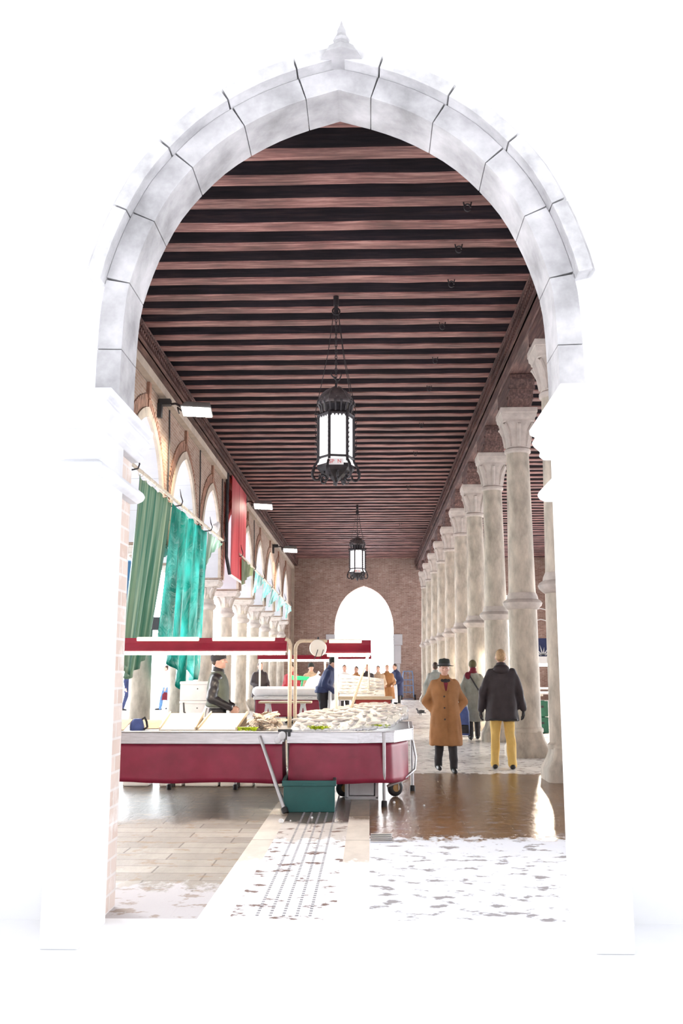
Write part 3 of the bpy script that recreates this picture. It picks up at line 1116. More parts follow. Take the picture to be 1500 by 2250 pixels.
    fo = obj('plate_letters', me, M['ink_red'], plate)
    fo.location = d * 0.308 + Vector((0, 0, 0.33))
    fo.rotation_euler = (PI / 2, 0, a + PI / 2)
    return t


lantern('big black iron lantern with white glass hanging nearest the entrance', (-0.52, 14.444, 4.43), 7.62 - 4.43)
lantern('smaller looking black iron lantern hanging deep in the hall before the end wall', (-0.43, 34.03, 4.78), 7.62 - 4.78)

for k, (y, z, lb) in enumerate(((18.3, 6.80, 'glaring floodlight on a wall arm above the green nets, nearest the entrance'),
                                (30.3, 6.95, 'glaring floodlight on a wall arm just past the hanging red banner'),
                                (41.0, 6.85, 'glaring floodlight on a wall arm nearest the end wall'))):
    t = thing('floodlight', lb, 'lamp', (-3.5, y, z), 0.0, 'wall floodlights')
    tilt = (-0.34, 0.06, 0)
    hb = MB()
    m3 = Euler(tilt).to_matrix()
    ringb = [Vector(p) for p in ((-0.31, -0.17, -0.05), (0.31, -0.17, -0.05), (0.31, 0.17, -0.05), (-0.31, 0.17, -0.05))]
    ringt = [Vector(p) for p in ((-0.24, -0.10, 0.13), (0.26, -0.10, 0.13), (0.26, 0.12, 0.13), (-0.24, 0.12, 0.13))]
    ringm = [Vector(p) for p in ((-0.31, -0.17, -0.02), (0.31, -0.17, -0.02), (0.31, 0.17, -0.02), (-0.31, 0.17, -0.02))]
    hb.loft([[tuple(m3 @ p) for p in rg] for rg in (ringb, ringm, ringt)])
    hb.build('housing', M['grey_plastic'], t, bevel=0.01)
    fb = MB()
    fb.box(tuple(m3 @ Vector((0, 0, -0.057))), (0.58, 0.31, 0.012), tilt)
    fb.build('lamp_face', M['flood'], t)
    ar = MB()
    ar.tube([(-0.85, 0.02, 0.10), (-0.45, 0.02, 0.14), (-0.28, 0.02, 0.05)], 0.025, 8)
    ar.tube([(-0.34, -0.12, -0.1), (-0.40, 0.0, 0.05), (-0.34, 0.15, 0.02)], 0.018, 6)
    ar.build('arm', M['iron'], t, True)
    ld = bpy.data.lights.new('flood_spill', 'SPOT')          # what the lamp throws back on to the wall
    ld.energy, ld.color, ld.spot_size, ld.spot_blend, ld.shadow_soft_size = 320, (1.0, 0.88, 0.62), 1.3, 1.0, 0.12
    lo_ = bpy.data.objects.new('flood_spill', ld)
    C.objects.link(lo_)
    lo_.parent = t
    lo_.location = (0, 0.2, -0.1)
    lo_.rotation_euler = Vector((-0.8, 0.75, -1.25)).to_track_quat('-Z', 'Y').to_euler()
    gb = MB()
    gb.box((-0.66, 0.0, 0.16), (0.24, 0.16, 0.13))
    gb.box((-0.76, -0.03, -0.02), (0.1, 0.12, 0.3))
    gb.build('gear_box', M['dark'], t, bevel=0.01)

for k, y in enumerate((11.3, 12.69, 13.92, 15.6, 17.46, 19.44, 22.6, 25.39, 30.1, 38.3)):
    mb = MB()
    mb.tube([(0.04 * math.cos(a), 0, -0.09 + 0.05 * math.sin(a)) for a in [0.9 * PI - 1.8 * PI * j / 12 + PI * 0.9 for j in range(13)]], 0.011, 6)
    mb.tube([(-0.055, 0, 0.0), (-0.04, 0, -0.07)], 0.01, 6)
    mb.tube([(0.055, 0, 0.0), (0.04, 0, -0.07)], 0.01, 6)
    o = mb.build('ceiling_hook', M['iron'], None, True)
    o.location = (1.31, round((y - 7.1) / 0.612) * 0.612 + 7.1, ZC + 0.012)
    tag(o, 'small iron hook under a ceiling joist, %s from the entrance in its row' % ORD[k], 'hook', 'hooks under the joists')

# wiring on the brick wall
for k, y in enumerate((19.3, 23.0, 26.6, 34.2)):
    mb = MB()
    mb.tube([(-4.285, y, 7.10), (-4.27, y + 0.02, 6.4), (-4.265, y - 0.02, 5.7), (-4.27, y, 5.0)], 0.016, 6)
    tag(mb.build('wall_cable', M['dark']), 'thin black cable running down the brick wall, %s from the entrance' % ORD[k], 'cable', 'cables down the brick wall')
mb = MB()
mb.box((-4.40, 20.0, 2.45), (0.26, 0.14, 0.24))
t = thing('junction_box', 'dark electrical box fixed to the arcade column between the two long nets', 'electrical box', (-4.38, 19.23, 2.36))
b = MB()
b.box((0, 0, 0.14), (0.26, 0.34, 0.26))
b.build('casing', M['dark'], t, bevel=0.015)
b = MB()
b.tube([(0.05, -0.12, 0.0), (0.07, -0.2, -0.1), (0.1, -0.1, 0.05)], 0.012, 6)
b.build('cable_tail', M['rubber'], t, True)
b = MB()
b.box((-0.16, 0, 0.15), (0.14, 0.12, 0.2))
b.build('clamp', M['steel'], t)

# ------------------------------------------------------------------ nets, flags and banner on the arcade side


def sheet(name, label, cat, m, x0, tops, bot, folds, amp, group=None, nu=72, nv=30, seed=1, bulge=0.0, solid=0.006, mid=None):
    """A hanging cloth: TOPS (yA, yB, z) along its rail, BOT a list of (u, y, z) for its lower edge; FOLDS waves that deepen downwards."""
    rr = random.Random(seed)
    ph = [rr.uniform(0, 6.3) for _ in range(4)]
    vs = []

    def low(u):
        for (a, ya, za), (b, yb, zb) in zip(bot[:-1], bot[1:]):
            if u <= b + 1e-9:
                k = (u - a) / (b - a)
                return ya + (yb - ya) * k, za + (zb - za) * k
        return bot[-1][1:]
    for j in range(nv + 1):
        v = j / nv
        for i in range(nu + 1):
            u = i / nu
            ya = tops[0] + (tops[1] - tops[0]) * u
            yb, zb = low(u)
            k = 0.25 + 0.75 * v
            w_ = math.sin(2 * PI * folds * u + ph[0] + 0.25 * math.sin(2 * v + ph[1])) + 0.45 * math.sin(2 * PI * folds * 1.73 * u + ph[2])
            x = x0 + amp * k * w_ + bulge * math.sin(PI * v) * math.sin(PI * u)
            sag = 0.05 * abs(math.sin(PI * u * folds * 0.8)) * (1 - v)
            z = tops[2] + (zb - tops[2]) * v - sag
            y = ya + (yb - ya) * (v ** 1.15)
            vs.append((x, y, z))
    fs = []
    for j in range(nv):
        for i in range(nu):
            a = j * (nu + 1) + i
            fs.append((a, a + 1, a + nu + 2, a + nu + 1))
    o = MB().add(vs, fs).build(name, m, None, True, fix=False)
    uv = o.data.uv_layers.new(name='uv')
    for lp in o.data.loops:
        uv.data[lp.index].uv = ((lp.vertex_index % (nu + 1)) / nu, (lp.vertex_index // (nu + 1)) / nv)
    if solid:
        q = o.modifiers.new('thickness', 'SOLIDIFY')
        q.thickness = solid
    return tag(o, label, cat, group)


def rail(label, y0, y1, z0, z1, at, rings):
    t = thing('curtain_rail', label, 'rail', (-4.0, y0, z0), 0, 'rails for nets and flags')
    sl = (z1 - z0) / (y1 - y0)
    b = MB()
    b.tube([(0, 0, 0), (0, (y1 - y0) / 2, (z1 - z0) / 2), (0, y1 - y0, z1 - z0)], 0.032, 8)
    b.build('pole', M['pole'], t, True)
    for y in at:
        d = y - y0
        b = MB()
        b.tube([(-0.30, d, d * sl - 0.05), (-0.05, d, d * sl - 0.05), (0.045, d, d * sl - 0.03), (0.07, d, d * sl + 0.05), (0.03, d + 0.02, d * sl + 0.16), (0.0, d + 0.03, d * sl + 0.32)], [0.014] * 5 + [0.005], 6)
        b.build('bracket', M['iron'], t, True)
    for y in rings:
        d = y - y0
        b = MB()
        b.tube([(0.05 * math.cos(a), d, d * sl - 0.03 + 0.06 * math.sin(a)) for a in [2 * PI * k / 10 for k in range(10)]], 0.006, 5, True)
        b.build('ring', M['pole'], t)
    return t


rail('bleached pole carrying the two long green nets, fixed along the brick wall', 15.0, 25.3, 4.99, 5.06, (15.5, 19.23, 22.97, 25.15), [15.9, 16.4, 16.9, 17.4, 17.9, 18.3, 18.9, 19.4, 19.9, 20.4, 20.9, 21.4, 21.9, 22.4])
rail('bleached pole carrying the row of small cloths beyond the red banner', 28.5, 47.6, 5.10, 4.74, (28.7, 32.1, 34.8, 37.9, 40.9, 43.8, 47.4), [])
sheet('hanging_net', 'long dull green net hanging nearest the entrance, gathered towards its foot', 'net', M['net1'], -4.0, (15.74, 18.40, 4.92),
      [(0, 14.93, 1.75), (0.45, 15.55, 1.40), (1, 16.7, 1.85)], 6, 0.05, 'long nets', seed=3)
sheet('hanging_net', 'long turquoise tarpaulin net hanging past the box on the column', 'net', M['net2'], -4.0, (18.62, 22.65, 4.93),
      [(0, 17.9, 2.05), (0.30, 19.2, 1.55), (0.48, 19.84, 1.15), (0.62, 20.2, 1.80), (0.75, 20.9, 1.32), (0.9, 21.7, 1.34), (1, 21.95, 1.75)], 5, 0.07, 'long nets', nu=96, seed=5)
sheet('hanging_net', 'short pale green net cut to a point, hanging beside the turquoise one', 'net', M['net3'], -4.0, (22.72, 25.05, 4.98),
      [(0, 22.35, 3.95), (0.5, 23.2, 4.45), (1, 24.9, 4.9)], 5, 0.03, seed=8)
FL = [(28.85, 31.9, 29.1, 4.20, 'net4', 'olive green pointed cloth hanging next to the red banner'),
      (32.3, 34.65, 31.5, 4.03, 'net5', 'white and aqua pointed cloth hanging first after the olive one'),
      (35.1, 37.6, 34.2, 4.05, 'net5', 'white and aqua pointed cloth hanging second after the olive one'),
      (38.1, 40.5, 36.6, 4.0, 'net5', 'white and aqua pointed cloth hanging third after the olive one'),
      (41.1, 43.4, 39.8, 4.0, 'net5', 'white and aqua pointed cloth hanging fourth after the olive one'),
      (44.0, 47.2, 44.1, 3.9, 'net5', 'white and aqua pointed cloth hanging nearest the end wall')]
for k, (a, b_, tip, z, mm, lb) in enumerate(FL):
    zt = 5.10 - (a + b_ - 57) / 2 / 19.1 * 0.36 - 0.035
    sheet('hanging_cloth', lb, 'cloth', M[mm], -3.98, (a, b_, zt), [(0, tip, z), (0.5, (tip + a) / 2 + 1.0, (z + zt) / 2 - 0.1), (1, b_, zt - 0.22)], 4, 0.035, 'small cloths on the second pole', nu=40, nv=14, seed=20 + k)
t = thing('red_banner', 'tall plain red banner hanging from the top of the brick wall between rods', 'banner', (-4.05, 26.95, 4.30))
b = MB()
b.box((0, 1.62, 1.58), (0.012, 3.20, 3.12))
b.build('cloth', M['banner'], t)
b = MB()
b.box((0.012, 1.55, 1.58), (0.006, 0.03, 3.10))
b.build('seam', M['awning'], t)
for z in (0.0, 3.16):
    b = MB()
    b.tube([(0, -0.1, z), (0, 3.35, z)], 0.035, 8)
    b.build('rod', M['white_box'], t, True)
b = MB()
b.tube([(-0.1, -0.28, 3.0), (-0.08, -0.30, 0.5), (0.0, -0.12, 0.0)], 0.05, 8)
b.build('standoff', M['iron'], t, True)
for y in (0.0, 3.3):
    b = MB()
    b.box((-0.12, y, 3.30), (0.26, 0.34, 0.26))
    b.build('wall_plate', M['grey_plastic'], t, bevel=0.01)
b = MB()
b.ell((0, 0, 0.0), (0.12, 0.15, 0.14), None, 14, 10)
b.ell((0.02, 0.22, 0.1), (0.08, 0.16, 0.11), (0.5, 0, 0), 12, 8)
b.ell((0.0, -0.22, -0.02), (0.08, 0.14, 0.09), (-0.3, 0, 0), 12, 8)
me = remesh(b, 0.02, 4)
o = obj('plastic_bundle', me, M['white_box'], None, True)
o.location = (-4.13, 24.6, 5.32)
tag(o, 'white plastic bundle tied up above the pole, between net and red banner', 'bundle')
b = MB()
b.box((-5.25, 20.2, 3.42), (0.03, 0.55, 0.95))
b.tube([(-4.82, 19.38, 3.86), (-5.24, 19.92, 3.90), (-5.24, 20.5, 3.90)], 0.02, 6)
o = tag(b.build('blue_sheet', M['blue']), 'small flat blue sheet hanging outside behind the dull green net', 'sheet')

# ------------------------------------------------------------------ the front fish stall


def leg(t, a, b_, r=0.021, foot=True, name='leg', m='galv'):
    q = MB()
    q.tube([a, b_], r, 10)
    o = q.build(name, M[m], t, True)
    if foot:
        f = MB()
        d = (Vector(a) - Vector(b_)).normalized()
        f.tube([tuple(Vector(b_) + d * 0.07), tuple(Vector(b_) + d * 0.06), b_], [r * 1.1, r * 1.7, r * 1.8], 10)
        f.build('rubber_foot', M['rubber'], o, True)
    return o


def skirt(t, pts, z0, z1, m, name='skirt', out=0.02, seed=0, wav=0.012):
    """Cloth hung round the open polyline PTS (x, y), between z0 and z1."""
    L = [0]
    for p, q in zip(pts[:-1], pts[1:]):
        L.append(L[-1] + math.hypot(q[0] - p[0], q[1] - p[1]))
    n = max(8, int(L[-1] / 0.05))
    rr = random.Random(seed)
    ph = rr.uniform(0, 6)
    rows = []
    for j in range(9):
        v = j / 8
        row = []
        for i in range(n + 1):
            s = L[-1] * i / n
            for k in range(len(L) - 1):
                if s <= L[k + 1] + 1e-9:
                    break
            f = (s - L[k]) / (L[k + 1] - L[k])
            x = pts[k][0] + (pts[k + 1][0] - pts[k][0]) * f
            y = pts[k][1] + (pts[k + 1][1] - pts[k][1]) * f
            nx, ny = (pts[k + 1][1] - pts[k][1]), -(pts[k + 1][0] - pts[k][0])
            q = math.hypot(nx, ny)
            off = out * v + wav * v * (math.sin(s * 7 + ph) + 0.6 * math.sin(s * 17 + ph * 2))
            row.append((x + nx / q * off, y + ny / q * off, z1 + (z0 - z1) * v + 0.008 * v * math.sin(s * 5 + ph)))
        rows.append(row)
    vs = [p for r_ in rows for p in r_]
    fs = []
    for j in range(8):
        for i in range(n):
            a = j * (n + 1) + i
            fs.append((a, a + n + 1, a + n + 2, a + 1))
    o = MB().add(vs, fs).build(name, m, t, True, fix=False)
    s_ = o.modifiers.new('thickness', 'SOLIDIFY')
    s_.thickness = 0.006
    return o


t = thing('stall_table', 'long steel stall table with crimson skirt, cut by the entrance jamb', 'table', (0, 0, 0))
b = MB()
b.box((-2.22, 11.66, 0.835), (2.42, 1.32, 0.02))
for (c, d) in (((-2.22, 10.995, 0.775), (2.42, 0.025, 0.13)), ((-2.22, 12.325, 0.79), (2.42, 0.025, 0.11)), ((-3.43, 11.66, 0.79), (0.025, 1.34, 0.11)), ((-1.005, 11.66, 0.79), (0.025, 1.34, 0.11))):
    b.box(c, d)
b.box((-2.22, 10.99, 0.848), (2.43, 0.06, 0.016))
b.build('tray', M['steel'], t, bevel=0.006)
skirt(t, [(-3.42, 12.2), (-3.42, 11.03), (-1.02, 11.03), (-1.02, 11.5)], 0.275, 0.715, M['skirt'], seed=2)
leg(t, (-1.27, 10.97, 0.80), (-0.93, 10.62, 0.0))
leg(t, (-3.30, 10.97, 0.80), (-3.52, 10.66, 0.0))
leg(t, (-1.05, 12.25, 0.80), (-1.05, 12.55, 0.0))
leg(t, (-3.35, 12.25, 0.80), (-3.35, 12.55, 0.0))
leg(t, (-1.35, 11.9, 0.45), (-1.0, 11.25, 0.03), 0.018, True, 'brace', 'iron')

RP = [(-0.95, 11.0), (-0.14, 11.0), (0.27, 11.13), (0.50, 11.62), (0.55, 13.1), (-0.95, 13.1)]
t = thing('stall_table', 'steel stall table with angled end and crimson skirt, heaped with ice', 'table', (0, 0, 0))
b = MB()
b.prism(RP, 0.825, 0.845, lambda u, z, d: (u, z, d))
for p, q in zip(RP, RP[1:] + RP[:1]):
    d = Vector((q[0] - p[0], q[1] - p[1], 0))
    b.box(((p[0] + q[0]) / 2, (p[1] + q[1]) / 2, 0.785), (d.length + 0.02, 0.022, 0.13), (0, 0, math.atan2(d.y, d.x)))
    b.box(((p[0] + q[0]) / 2, (p[1] + q[1]) / 2, 0.85), (d.length + 0.03, 0.05, 0.016), (0, 0, math.atan2(d.y, d.x)))
b.build('tray', M['steel'], t, bevel=0.005)
skirt(t, [(-0.93, 12.2), (-0.93, 11.03), (-0.15, 11.03), (0.24, 11.17), (0.46, 11.62)], 0.265, 0.725, M['skirt'], seed=5, wav=0.016)
leg(t, (0.16, 11.08, 0.84), (0.16, 11.15, 0.0))
leg(t, (0.55, 12.62, 0.83), (0.55, 12.62, 0.0))
leg(t, (-0.86, 13.0, 0.83), (-0.86, 13.1, 0.0))
b = MB()
b.tube([(0.52, 11.75, 0.70), (0.56, 11.78, 0.5), (0.54, 11.72, 0.36), (0.36, 11.5, 0.24), (0.2, 11.4, 0.2)], 0.016, 8)
b.build('bumper_tube', M['galv'], t, True)
for x, y in ((0.31, 12.05), (-0.33, 12.0)):
    f = MB()
    f.tube([(x, y + 0.02, 0.72), (x, y + 0.02, 0.24)], 0.02, 8)
    f.box((x, y, 0.235), (0.10, 0.12, 0.02))
    f.box((x - 0.045, y, 0.16), (0.008, 0.05, 0.16))
    f.box((x + 0.045, y, 0.16), (0.008, 0.05, 0.16))
    fk = f.build('caster', M['galv'], t)
    f = MB()
    f.lathe([(0.045, -0.03), (0.085, -0.03), (0.105, -0.016), (0.108, 0), (0.105, 0.016), (0.085, 0.03), (0.045, 0.03)], 24)
    f.v = [(x + z * 0.5 + p * 0.87, y + p * 0.5 - z * 0.87, 0.108 + q) for p, q, z in f.v]
    f.build('tyre', M['rubber'], fk, True)
    f = MB()
    f.lathe([(0.01, -0.036), (0.05, -0.034), (0.052, 0), (0.05, 0.034), (0.01, 0.036)], 16)
    f.v = [(x + z * 0.5 + p * 0.87, y + p * 0.5 - z * 0.87, 0.108 + q) for p, q, z in f.v]
    f.build('hub', M['brass'], fk, True)


def awning(label, x0, x1, y, dz, dy, tops, group):
    """A red strip awning with lamp tubes above and below it; the lower edge hangs nearer the entrance."""
    t = thing('stall_awning', label, 'awning', (0, y, 1.79 + dz), 0, group)
    b = MB()
    b.prism([(-0.06, 0.0), (-0.055, 0.02), (0.0, 0.10), (0.02, 0.165), (0.06, 0.165), (0.06, 0.14), (0.03, 0.09), (-0.03, 0.0)], x0, x1, lambda u, z, d: (d, u * dy, z))
    b.build('canopy', M['awning'], t)
    for a, c in tops:
        b = MB()
        b.box(((a + c) / 2, -0.01, 0.150), (c - a, 0.05, 0.045), (0.35, 0, 0))
        b.build('tube_cover', M['tube_dim'], t, bevel=0.008)
    b = MB()
    b.tube([(x0 + 0.06, -0.035, -0.028), (x1 - 0.02, -0.035, -0.028)], 0.019, 10)
    b.build('lamp_tube', M['tube'], t, True)
    b = MB()
    b.box(((x0 + x1) / 2, -0.02, -0.006), (x1 - x0, 0.06, 0.012))
    b.build('lamp_holder', M['white_box'], t)
    return t


t = awning('long crimson awning strip with lamp tubes over the long stall table', -3.45, -1.04, 11.80, 0.0, 1.0, ((-2.94, -2.15), (-1.98, -1.19)), 'stall awnings')
for x in (-1.00, -3.42):
    b = MB()
    b.tube([(x, 0.02, -0.94), (x, 0.02, 0.08), (x - 0.02, 0.02, 0.13), (x - 0.06, 0.02, 0.15)], 0.026, 10)
    b.build('post', M['timber'], t, True)
t = awning('short crimson awning strip with lamp tubes over the heaped stall table', -0.60, 0.02, 12.05, -0.02, 1.0, ((-0.52, -0.10),), 'stall awnings')
b = MB()
b.tube([(-0.935, -0.2, -0.92), (-0.935, -0.2, 0.05)] + [(-0.935 + 0.08 * (1 - math.cos(a)), -0.2 + 0.1 * (a / 1.6), 0.05 + 0.10 * math.sin(a)) for a in (0.4, 0.8, 1.2, 1.57)] + [(-0.72, -0.05, 0.15), (-0.55, 0.02, 0.15)], 0.022, 10)
b.build('hoop_post', M['timber'], t, True)
b = MB()
b.tube([(-0.43, 0.05, 0.0), (-0.43, 0.12, -0.82)], 0.024, 10)
b.build('post', M['cream'], t, True)
b = MB()
b.tube([(-0.01, 0.05, 0.0), (-0.28, 0.15, -0.82)], 0.019, 10)
b.build('slanted_post', M['timber'], t, True)
b = MB()
b.ell((0.05, -0.02, -0.03), (0.03, 0.03, 0.042), None, 12, 10)
b.build('bulb', M['tube'], t, True)
t = thing('hanging_scale', 'round cream dial scale hanging at the end of the short awning', 'scale', (-0.655, 11.93, 1.72))
b = MB()
b.lathe([(0.02, -0.02), (0.10, -0.02), (0.11, 0.0), (0.10, 0.03), (0.02, 0.03)], 24)
b.v = [(x, z, y + 0.11) for x, y, z in b.v]
b.build('dial', M['cream'], t, True)
for s_ in (-0.02, 0.05):
    b = MB()
    b.tube([(s_ + 0.02, -0.04, 0.09), (s_, -0.05, 0.02), (s_ - 0.03, -0.04, -0.04)], 0.005, 5)
    b.build('hook', M['iron'], t)
b = MB()
b.tube([(0, 0, 0.2), (0, 0.04, 0.245)], 0.012, 6)
b.build('hanger', M['iron'], t)

# ice bed and goods on the heaped table


def inside(x, y, P):
    c = False
    for (a, b_), (d, e) in zip(P, P[1:] + P[:1]):
        if (b_ > y) != (e > y) and x < (d - a) * (y - b_) / (e - b_) + a:
            c = not c
    return c


def heap_z(x, y):
    f = min(1.0, max(0.0, (y - 11.03) / 1.7))
    e = min(1.0, max(0.0, min(x + 0.98, 0.62 - x + max(0, (y - 11.6) * 0.05)) / 0.16))
    g = 0.75 + 0.25 * math.sin(1.2 + x * 3.1)
    return 0.845 + (0.025 + 0.22 * f ** 0.8 * g + 0.05 * math.sin(PI * f)) * (0.25 + 0.75 * e)


PI_ = [(-0.925, 11.03), (-0.15, 11.03), (0.25, 11.16), (0.475, 11.64), (0.52, 13.06), (-0.925, 13.06)]
nx, ny = 60, 78
vs, keep = [], {}
for j in range(ny):
    for i in range(nx):
        x, y = -0.925 + 1.445 * i / (nx - 1), 11.03 + 2.03 * j / (ny - 1)
        if inside(x, y, PI_) or j == 0 and x < -0.15:
            keep[(i, j)] = len(vs)
            vs.append((x, y, heap_z(x, y) + R.uniform(-0.012, 0.014)))
fs = [(keep[(i, j)], keep[(i + 1, j)], keep[(i + 1, j + 1)], keep[(i, j + 1)]) for j in range(ny - 1) for i in range(nx - 1) if all(k in keep for k in ((i, j), (i + 1, j), (i + 1, j + 1), (i, j + 1)))]
o = MB().add(vs, fs).build('crushed_ice', M['ice'], None, True)
q = o.modifiers.new('depth', 'SOLIDIFY')
q.thickness = 0.03
q.offset = -1
tag(o, 'sloping bed of white crushed ice on the angled stall table', 'ice', kind='stuff')


def fish_mesh():
    b = MB()
    rings = []
    for k, (x, h, w_) in enumerate(((-0.15, 0.004, 0.003), (-0.135, 0.018, 0.012), (-0.09, 0.034, 0.022), (-0.03, 0.042, 0.026), (0.04, 0.034, 0.02), (0.10, 0.016, 0.009), (0.125, 0.012, 0.006))):
        rings.append([(x, w_ * math.cos(a) * 1.0, h * math.sin(a)) for a in [2 * PI * i / 12 for i in range(12)]])
    b.loft(rings)
    b.prism([(0.118, 0.0), (0.165, 0.045), (0.152, 0.0), (0.165, -0.045)], -0.003, 0.003, lambda u, z, d: (u, d, z))
    b.prism([(-0.05, 0.036), (0.0, 0.062), (0.05, 0.034)], -0.003, 0.003, lambda u, z, d: (u, d, z))
    b.ell((-0.118, 0.013, 0.006), (0.006, 0.004, 0.006), None, 6, 4)
    b.v = [(x, z, y) for x, y, z in b.v]
    return b


fm = fish_mesh().mesh('fish')
fm.materials.append(M['fish'])
fm.polygons.foreach_set('use_smooth', [True] * len(fm.polygons))
row = 0
nf = 0
for j in range(9):
    for i in range(9):
        x = -0.86 + 0.155 * i + (0.07 if j % 2 else 0)
        y = 11.2 + 0.205 * j
        if not inside(x + 0.08, y, PI_) or not inside(x - 0.05, y + 0.08, PI_):
            continue
        o = bpy.data.objects.new('fish', fm)
        C.objects.link(o)
        xx, yy = x + R.uniform(-0.02, 0.02), y + R.uniform(-0.02, 0.02)
        o.location = (xx, yy, heap_z(xx, yy) + 0.022)
        o.rotation_euler = (0.12 + R.uniform(-0.1, 0.1), R.uniform(-0.1, 0.1), R.choice((0.5, 0.9, 1.3)) + R.uniform(-0.25, 0.25))
        s_ = R.uniform(0.62, 0.82)
        o.scale = (s_, s_, s_)
        tag(o, 'pale fish laid on the ice of the angled stall table', 'fish', 'fish on the ice')
        nf += 1


def shell_mesh():
    b = MB()
    n = 15
    vs = [(0, -0.055, 0.0)]
    for k in range(1, 5):
        f = k / 4
        for i in range(n):
            a = -1.15 + 2.3 * i / (n - 1)
            r = 0.105 * f
            rib = 0.004 * f * (1 if i % 2 else -1)
            vs.append((r * math.sin(a), -0.055 + r * math.cos(a), 0.03 * math.sin(PI * min(f, 0.9)) * (1 - 0.5 * (a / 1.15) ** 2) + rib))
    fs = [(0, 1 + i, 2 + i) for i in range(n - 1)]
    for k in range(3):
        for i in range(n - 1):
            a = 1 + k * n + i
            fs.append((a, a + n, a + n + 1, a + 1))
    b.add(vs, fs)
    b.box((0, -0.055, 0.002), (0.06, 0.02, 0.008))
    return b


sm = shell_mesh().mesh('scallop_shell')
sm.materials.append(M['shell'])
for k in range(62):
    o = bpy.data.objects.new('scallop_shell', sm)
    C.objects.link(o)
    lay = k // 26
    x, y = R.uniform(-1.50 + 0.06 * lay, -1.10 - 0.04 * lay), R.uniform(11.12 + 0.12 * lay, 12.1 - 0.1 * lay)
    o.location = (x, y, 0.868 + 0.05 * lay + 0.06 * (y - 11.1))
    o.rotation_euler = (R.uniform(-0.5, 0.7), R.uniform(-0.5, 0.5), R.uniform(0, 6.3))
    s_ = R.uniform(0.8, 1.25)
    o.scale = (s_, s_, s_)
    tag(o, 'ribbed tan shell in the heap on the long stall table', 'shell', 'shells heaped on the long table')


def greens(label, x, y, z, w_, n=34):
    b = MB()
    for k in range(n):
        a = R.uniform(0, 6.3)
        cx, cy = R.uniform(-w_, w_), R.uniform(-0.03, 0.03)
        L = R.uniform(0.03, 0.06)
        d = Vector((math.cos(a), math.sin(a) * 0.6, 0))
        sd = Vector((-d.y, d.x, 0)).normalized()
        pts = []
        for i in range(5):
            u = i / 4
            for s_ in (-1, 0, 1):
                wd = 0.022 * math.sin(PI * (0.15 + 0.8 * u)) * s_
                pts.append(tuple(Vector((cx, cy, 0)) + d * L * u + sd * wd + Vector((0, 0, 0.035 * math.sin(2.4 * u) + 0.008 * abs(s_) * math.sin(9 * u + k)))))
        fs = []
        for i in range(4):
            for s_ in range(2):
                q = i * 3 + s_
                fs.append((q, q + 1, q + 4, q + 3))
        b.add(pts, fs)
    o = b.build('lettuce_garnish', M['lettuce'], None, True, fix=False)
    o.location = (x, y, z)
    tag(o, label, 'lettuce', 'bright green lettuce garnish')


greens('bright yellow green lettuce tuft beside the heap of shells', -1.43, 11.07, 0.86, 0.11)
greens('bright yellow green lettuce tuft at the front edge of the ice, nearer the shells', -0.58, 11.08, 0.875, 0.11)
greens('bright yellow green lettuce tuft at the angled corner of the ice', 0.10, 11.19, 0.885, 0.10, 44)

for (x, y, sx, sy, rx, rz, lb) in ((-2.30, 11.62, 0.42, 0.78, 0.20, 0.05, 'empty cream display tray lying nearer the jamb on the long table'),
                                   (-1.80, 11.64, 0.46, 0.78, 0.20, -0.04, 'empty cream display tray lying next to the heap of shells')):
    t = thing('display_tray', lb, 'tray', (x, y, 0.93), rz, 'cream display trays')
    b = MB()
    b.box((0, 0, 0), (sx, sy, 0.014), (rx, 0, 0))
    b.build('panel', M['cream'], t)
    for dx in (-sx / 2, sx / 2):
        b = MB()
        b.box((dx, 0, 0.012), (0.016, sy, 0.04), (rx, 0, 0))
        b.build('side_lip', M['timber'], t)
    b = MB()
    b.box((0, sy * 0.47, 0.0), (sx, 0.02, 0.16))
    b.build('prop', M['timber'], t)
for x, y, rz, rx, lb in ((-2.62, 11.45, 0.5, 0.5, 'cardboard flap leaning between blue bag and cream tray'), (-2.98, 11.30, -0.6, 0.7, 'grey brown cardboard flap on the table end by the jamb')):
    b = MB()
    b.box((0, 0, 0.0), (0.26, 0.20, 0.008), (rx, 0.0, 0))
    b.box((0, -0.10, -0.045), (0.26, 0.10, 0.008), (-0.1, 0.0, 0))
    o = b.build('cardboard_flap', M['card'])
    o.location = (x, y, 0.905)
    o.rotation_euler = (0, 0, rz)
    tag(o, lb, 'cardboard', 'cardboard on the stall table')
t = thing('blue_bag', 'small dark blue bag standing on the long table near the jamb', 'bag', (-2.78, 11.3, 0.845))
b = MB()
b.torso([(0, 0, 0.0, 0.085, 0.06), (0, 0, 0.04, 0.09, 0.065), (0, 0, 0.10, 0.075, 0.05), (0.01, 0, 0.135, 0.05, 0.03)], 16)
b.build('pouch', M['blue_bag'], t, True)
b = MB()
b.tube([(0.05, 0, 0.12), (0.09, 0, 0.15), (0.115, 0, 0.10), (0.13, -0.02, 0.04), (0.10, -0.05, 0.015)], 0.014, 6)
b.build('strap', M['black_cloth'], t, True)
t = thing('clamp', 'dark clamp with a tied white rag joining the two stall tables', 'clamp', (-0.98, 10.96, 0.86))
b = MB()
b.box((0, 0.02, 0.005), (0.16, 0.05, 0.03))
b.box((0.05, 0.0, -0.02), (0.03, 0.04, 0.08))
b.build('jaw', M['dark'], t, bevel=0.005)
b = MB()
b.ell((-0.03, -0.03, -0.05), (0.045, 0.02, 0.05), (0, 0.3, 0), 10, 8)
b.ell((-0.08, -0.03, -0.10), (0.035, 0.015, 0.04), (0, 0.7, 0), 10, 8)
b.build('rag', M['white_shirt'], t, True)

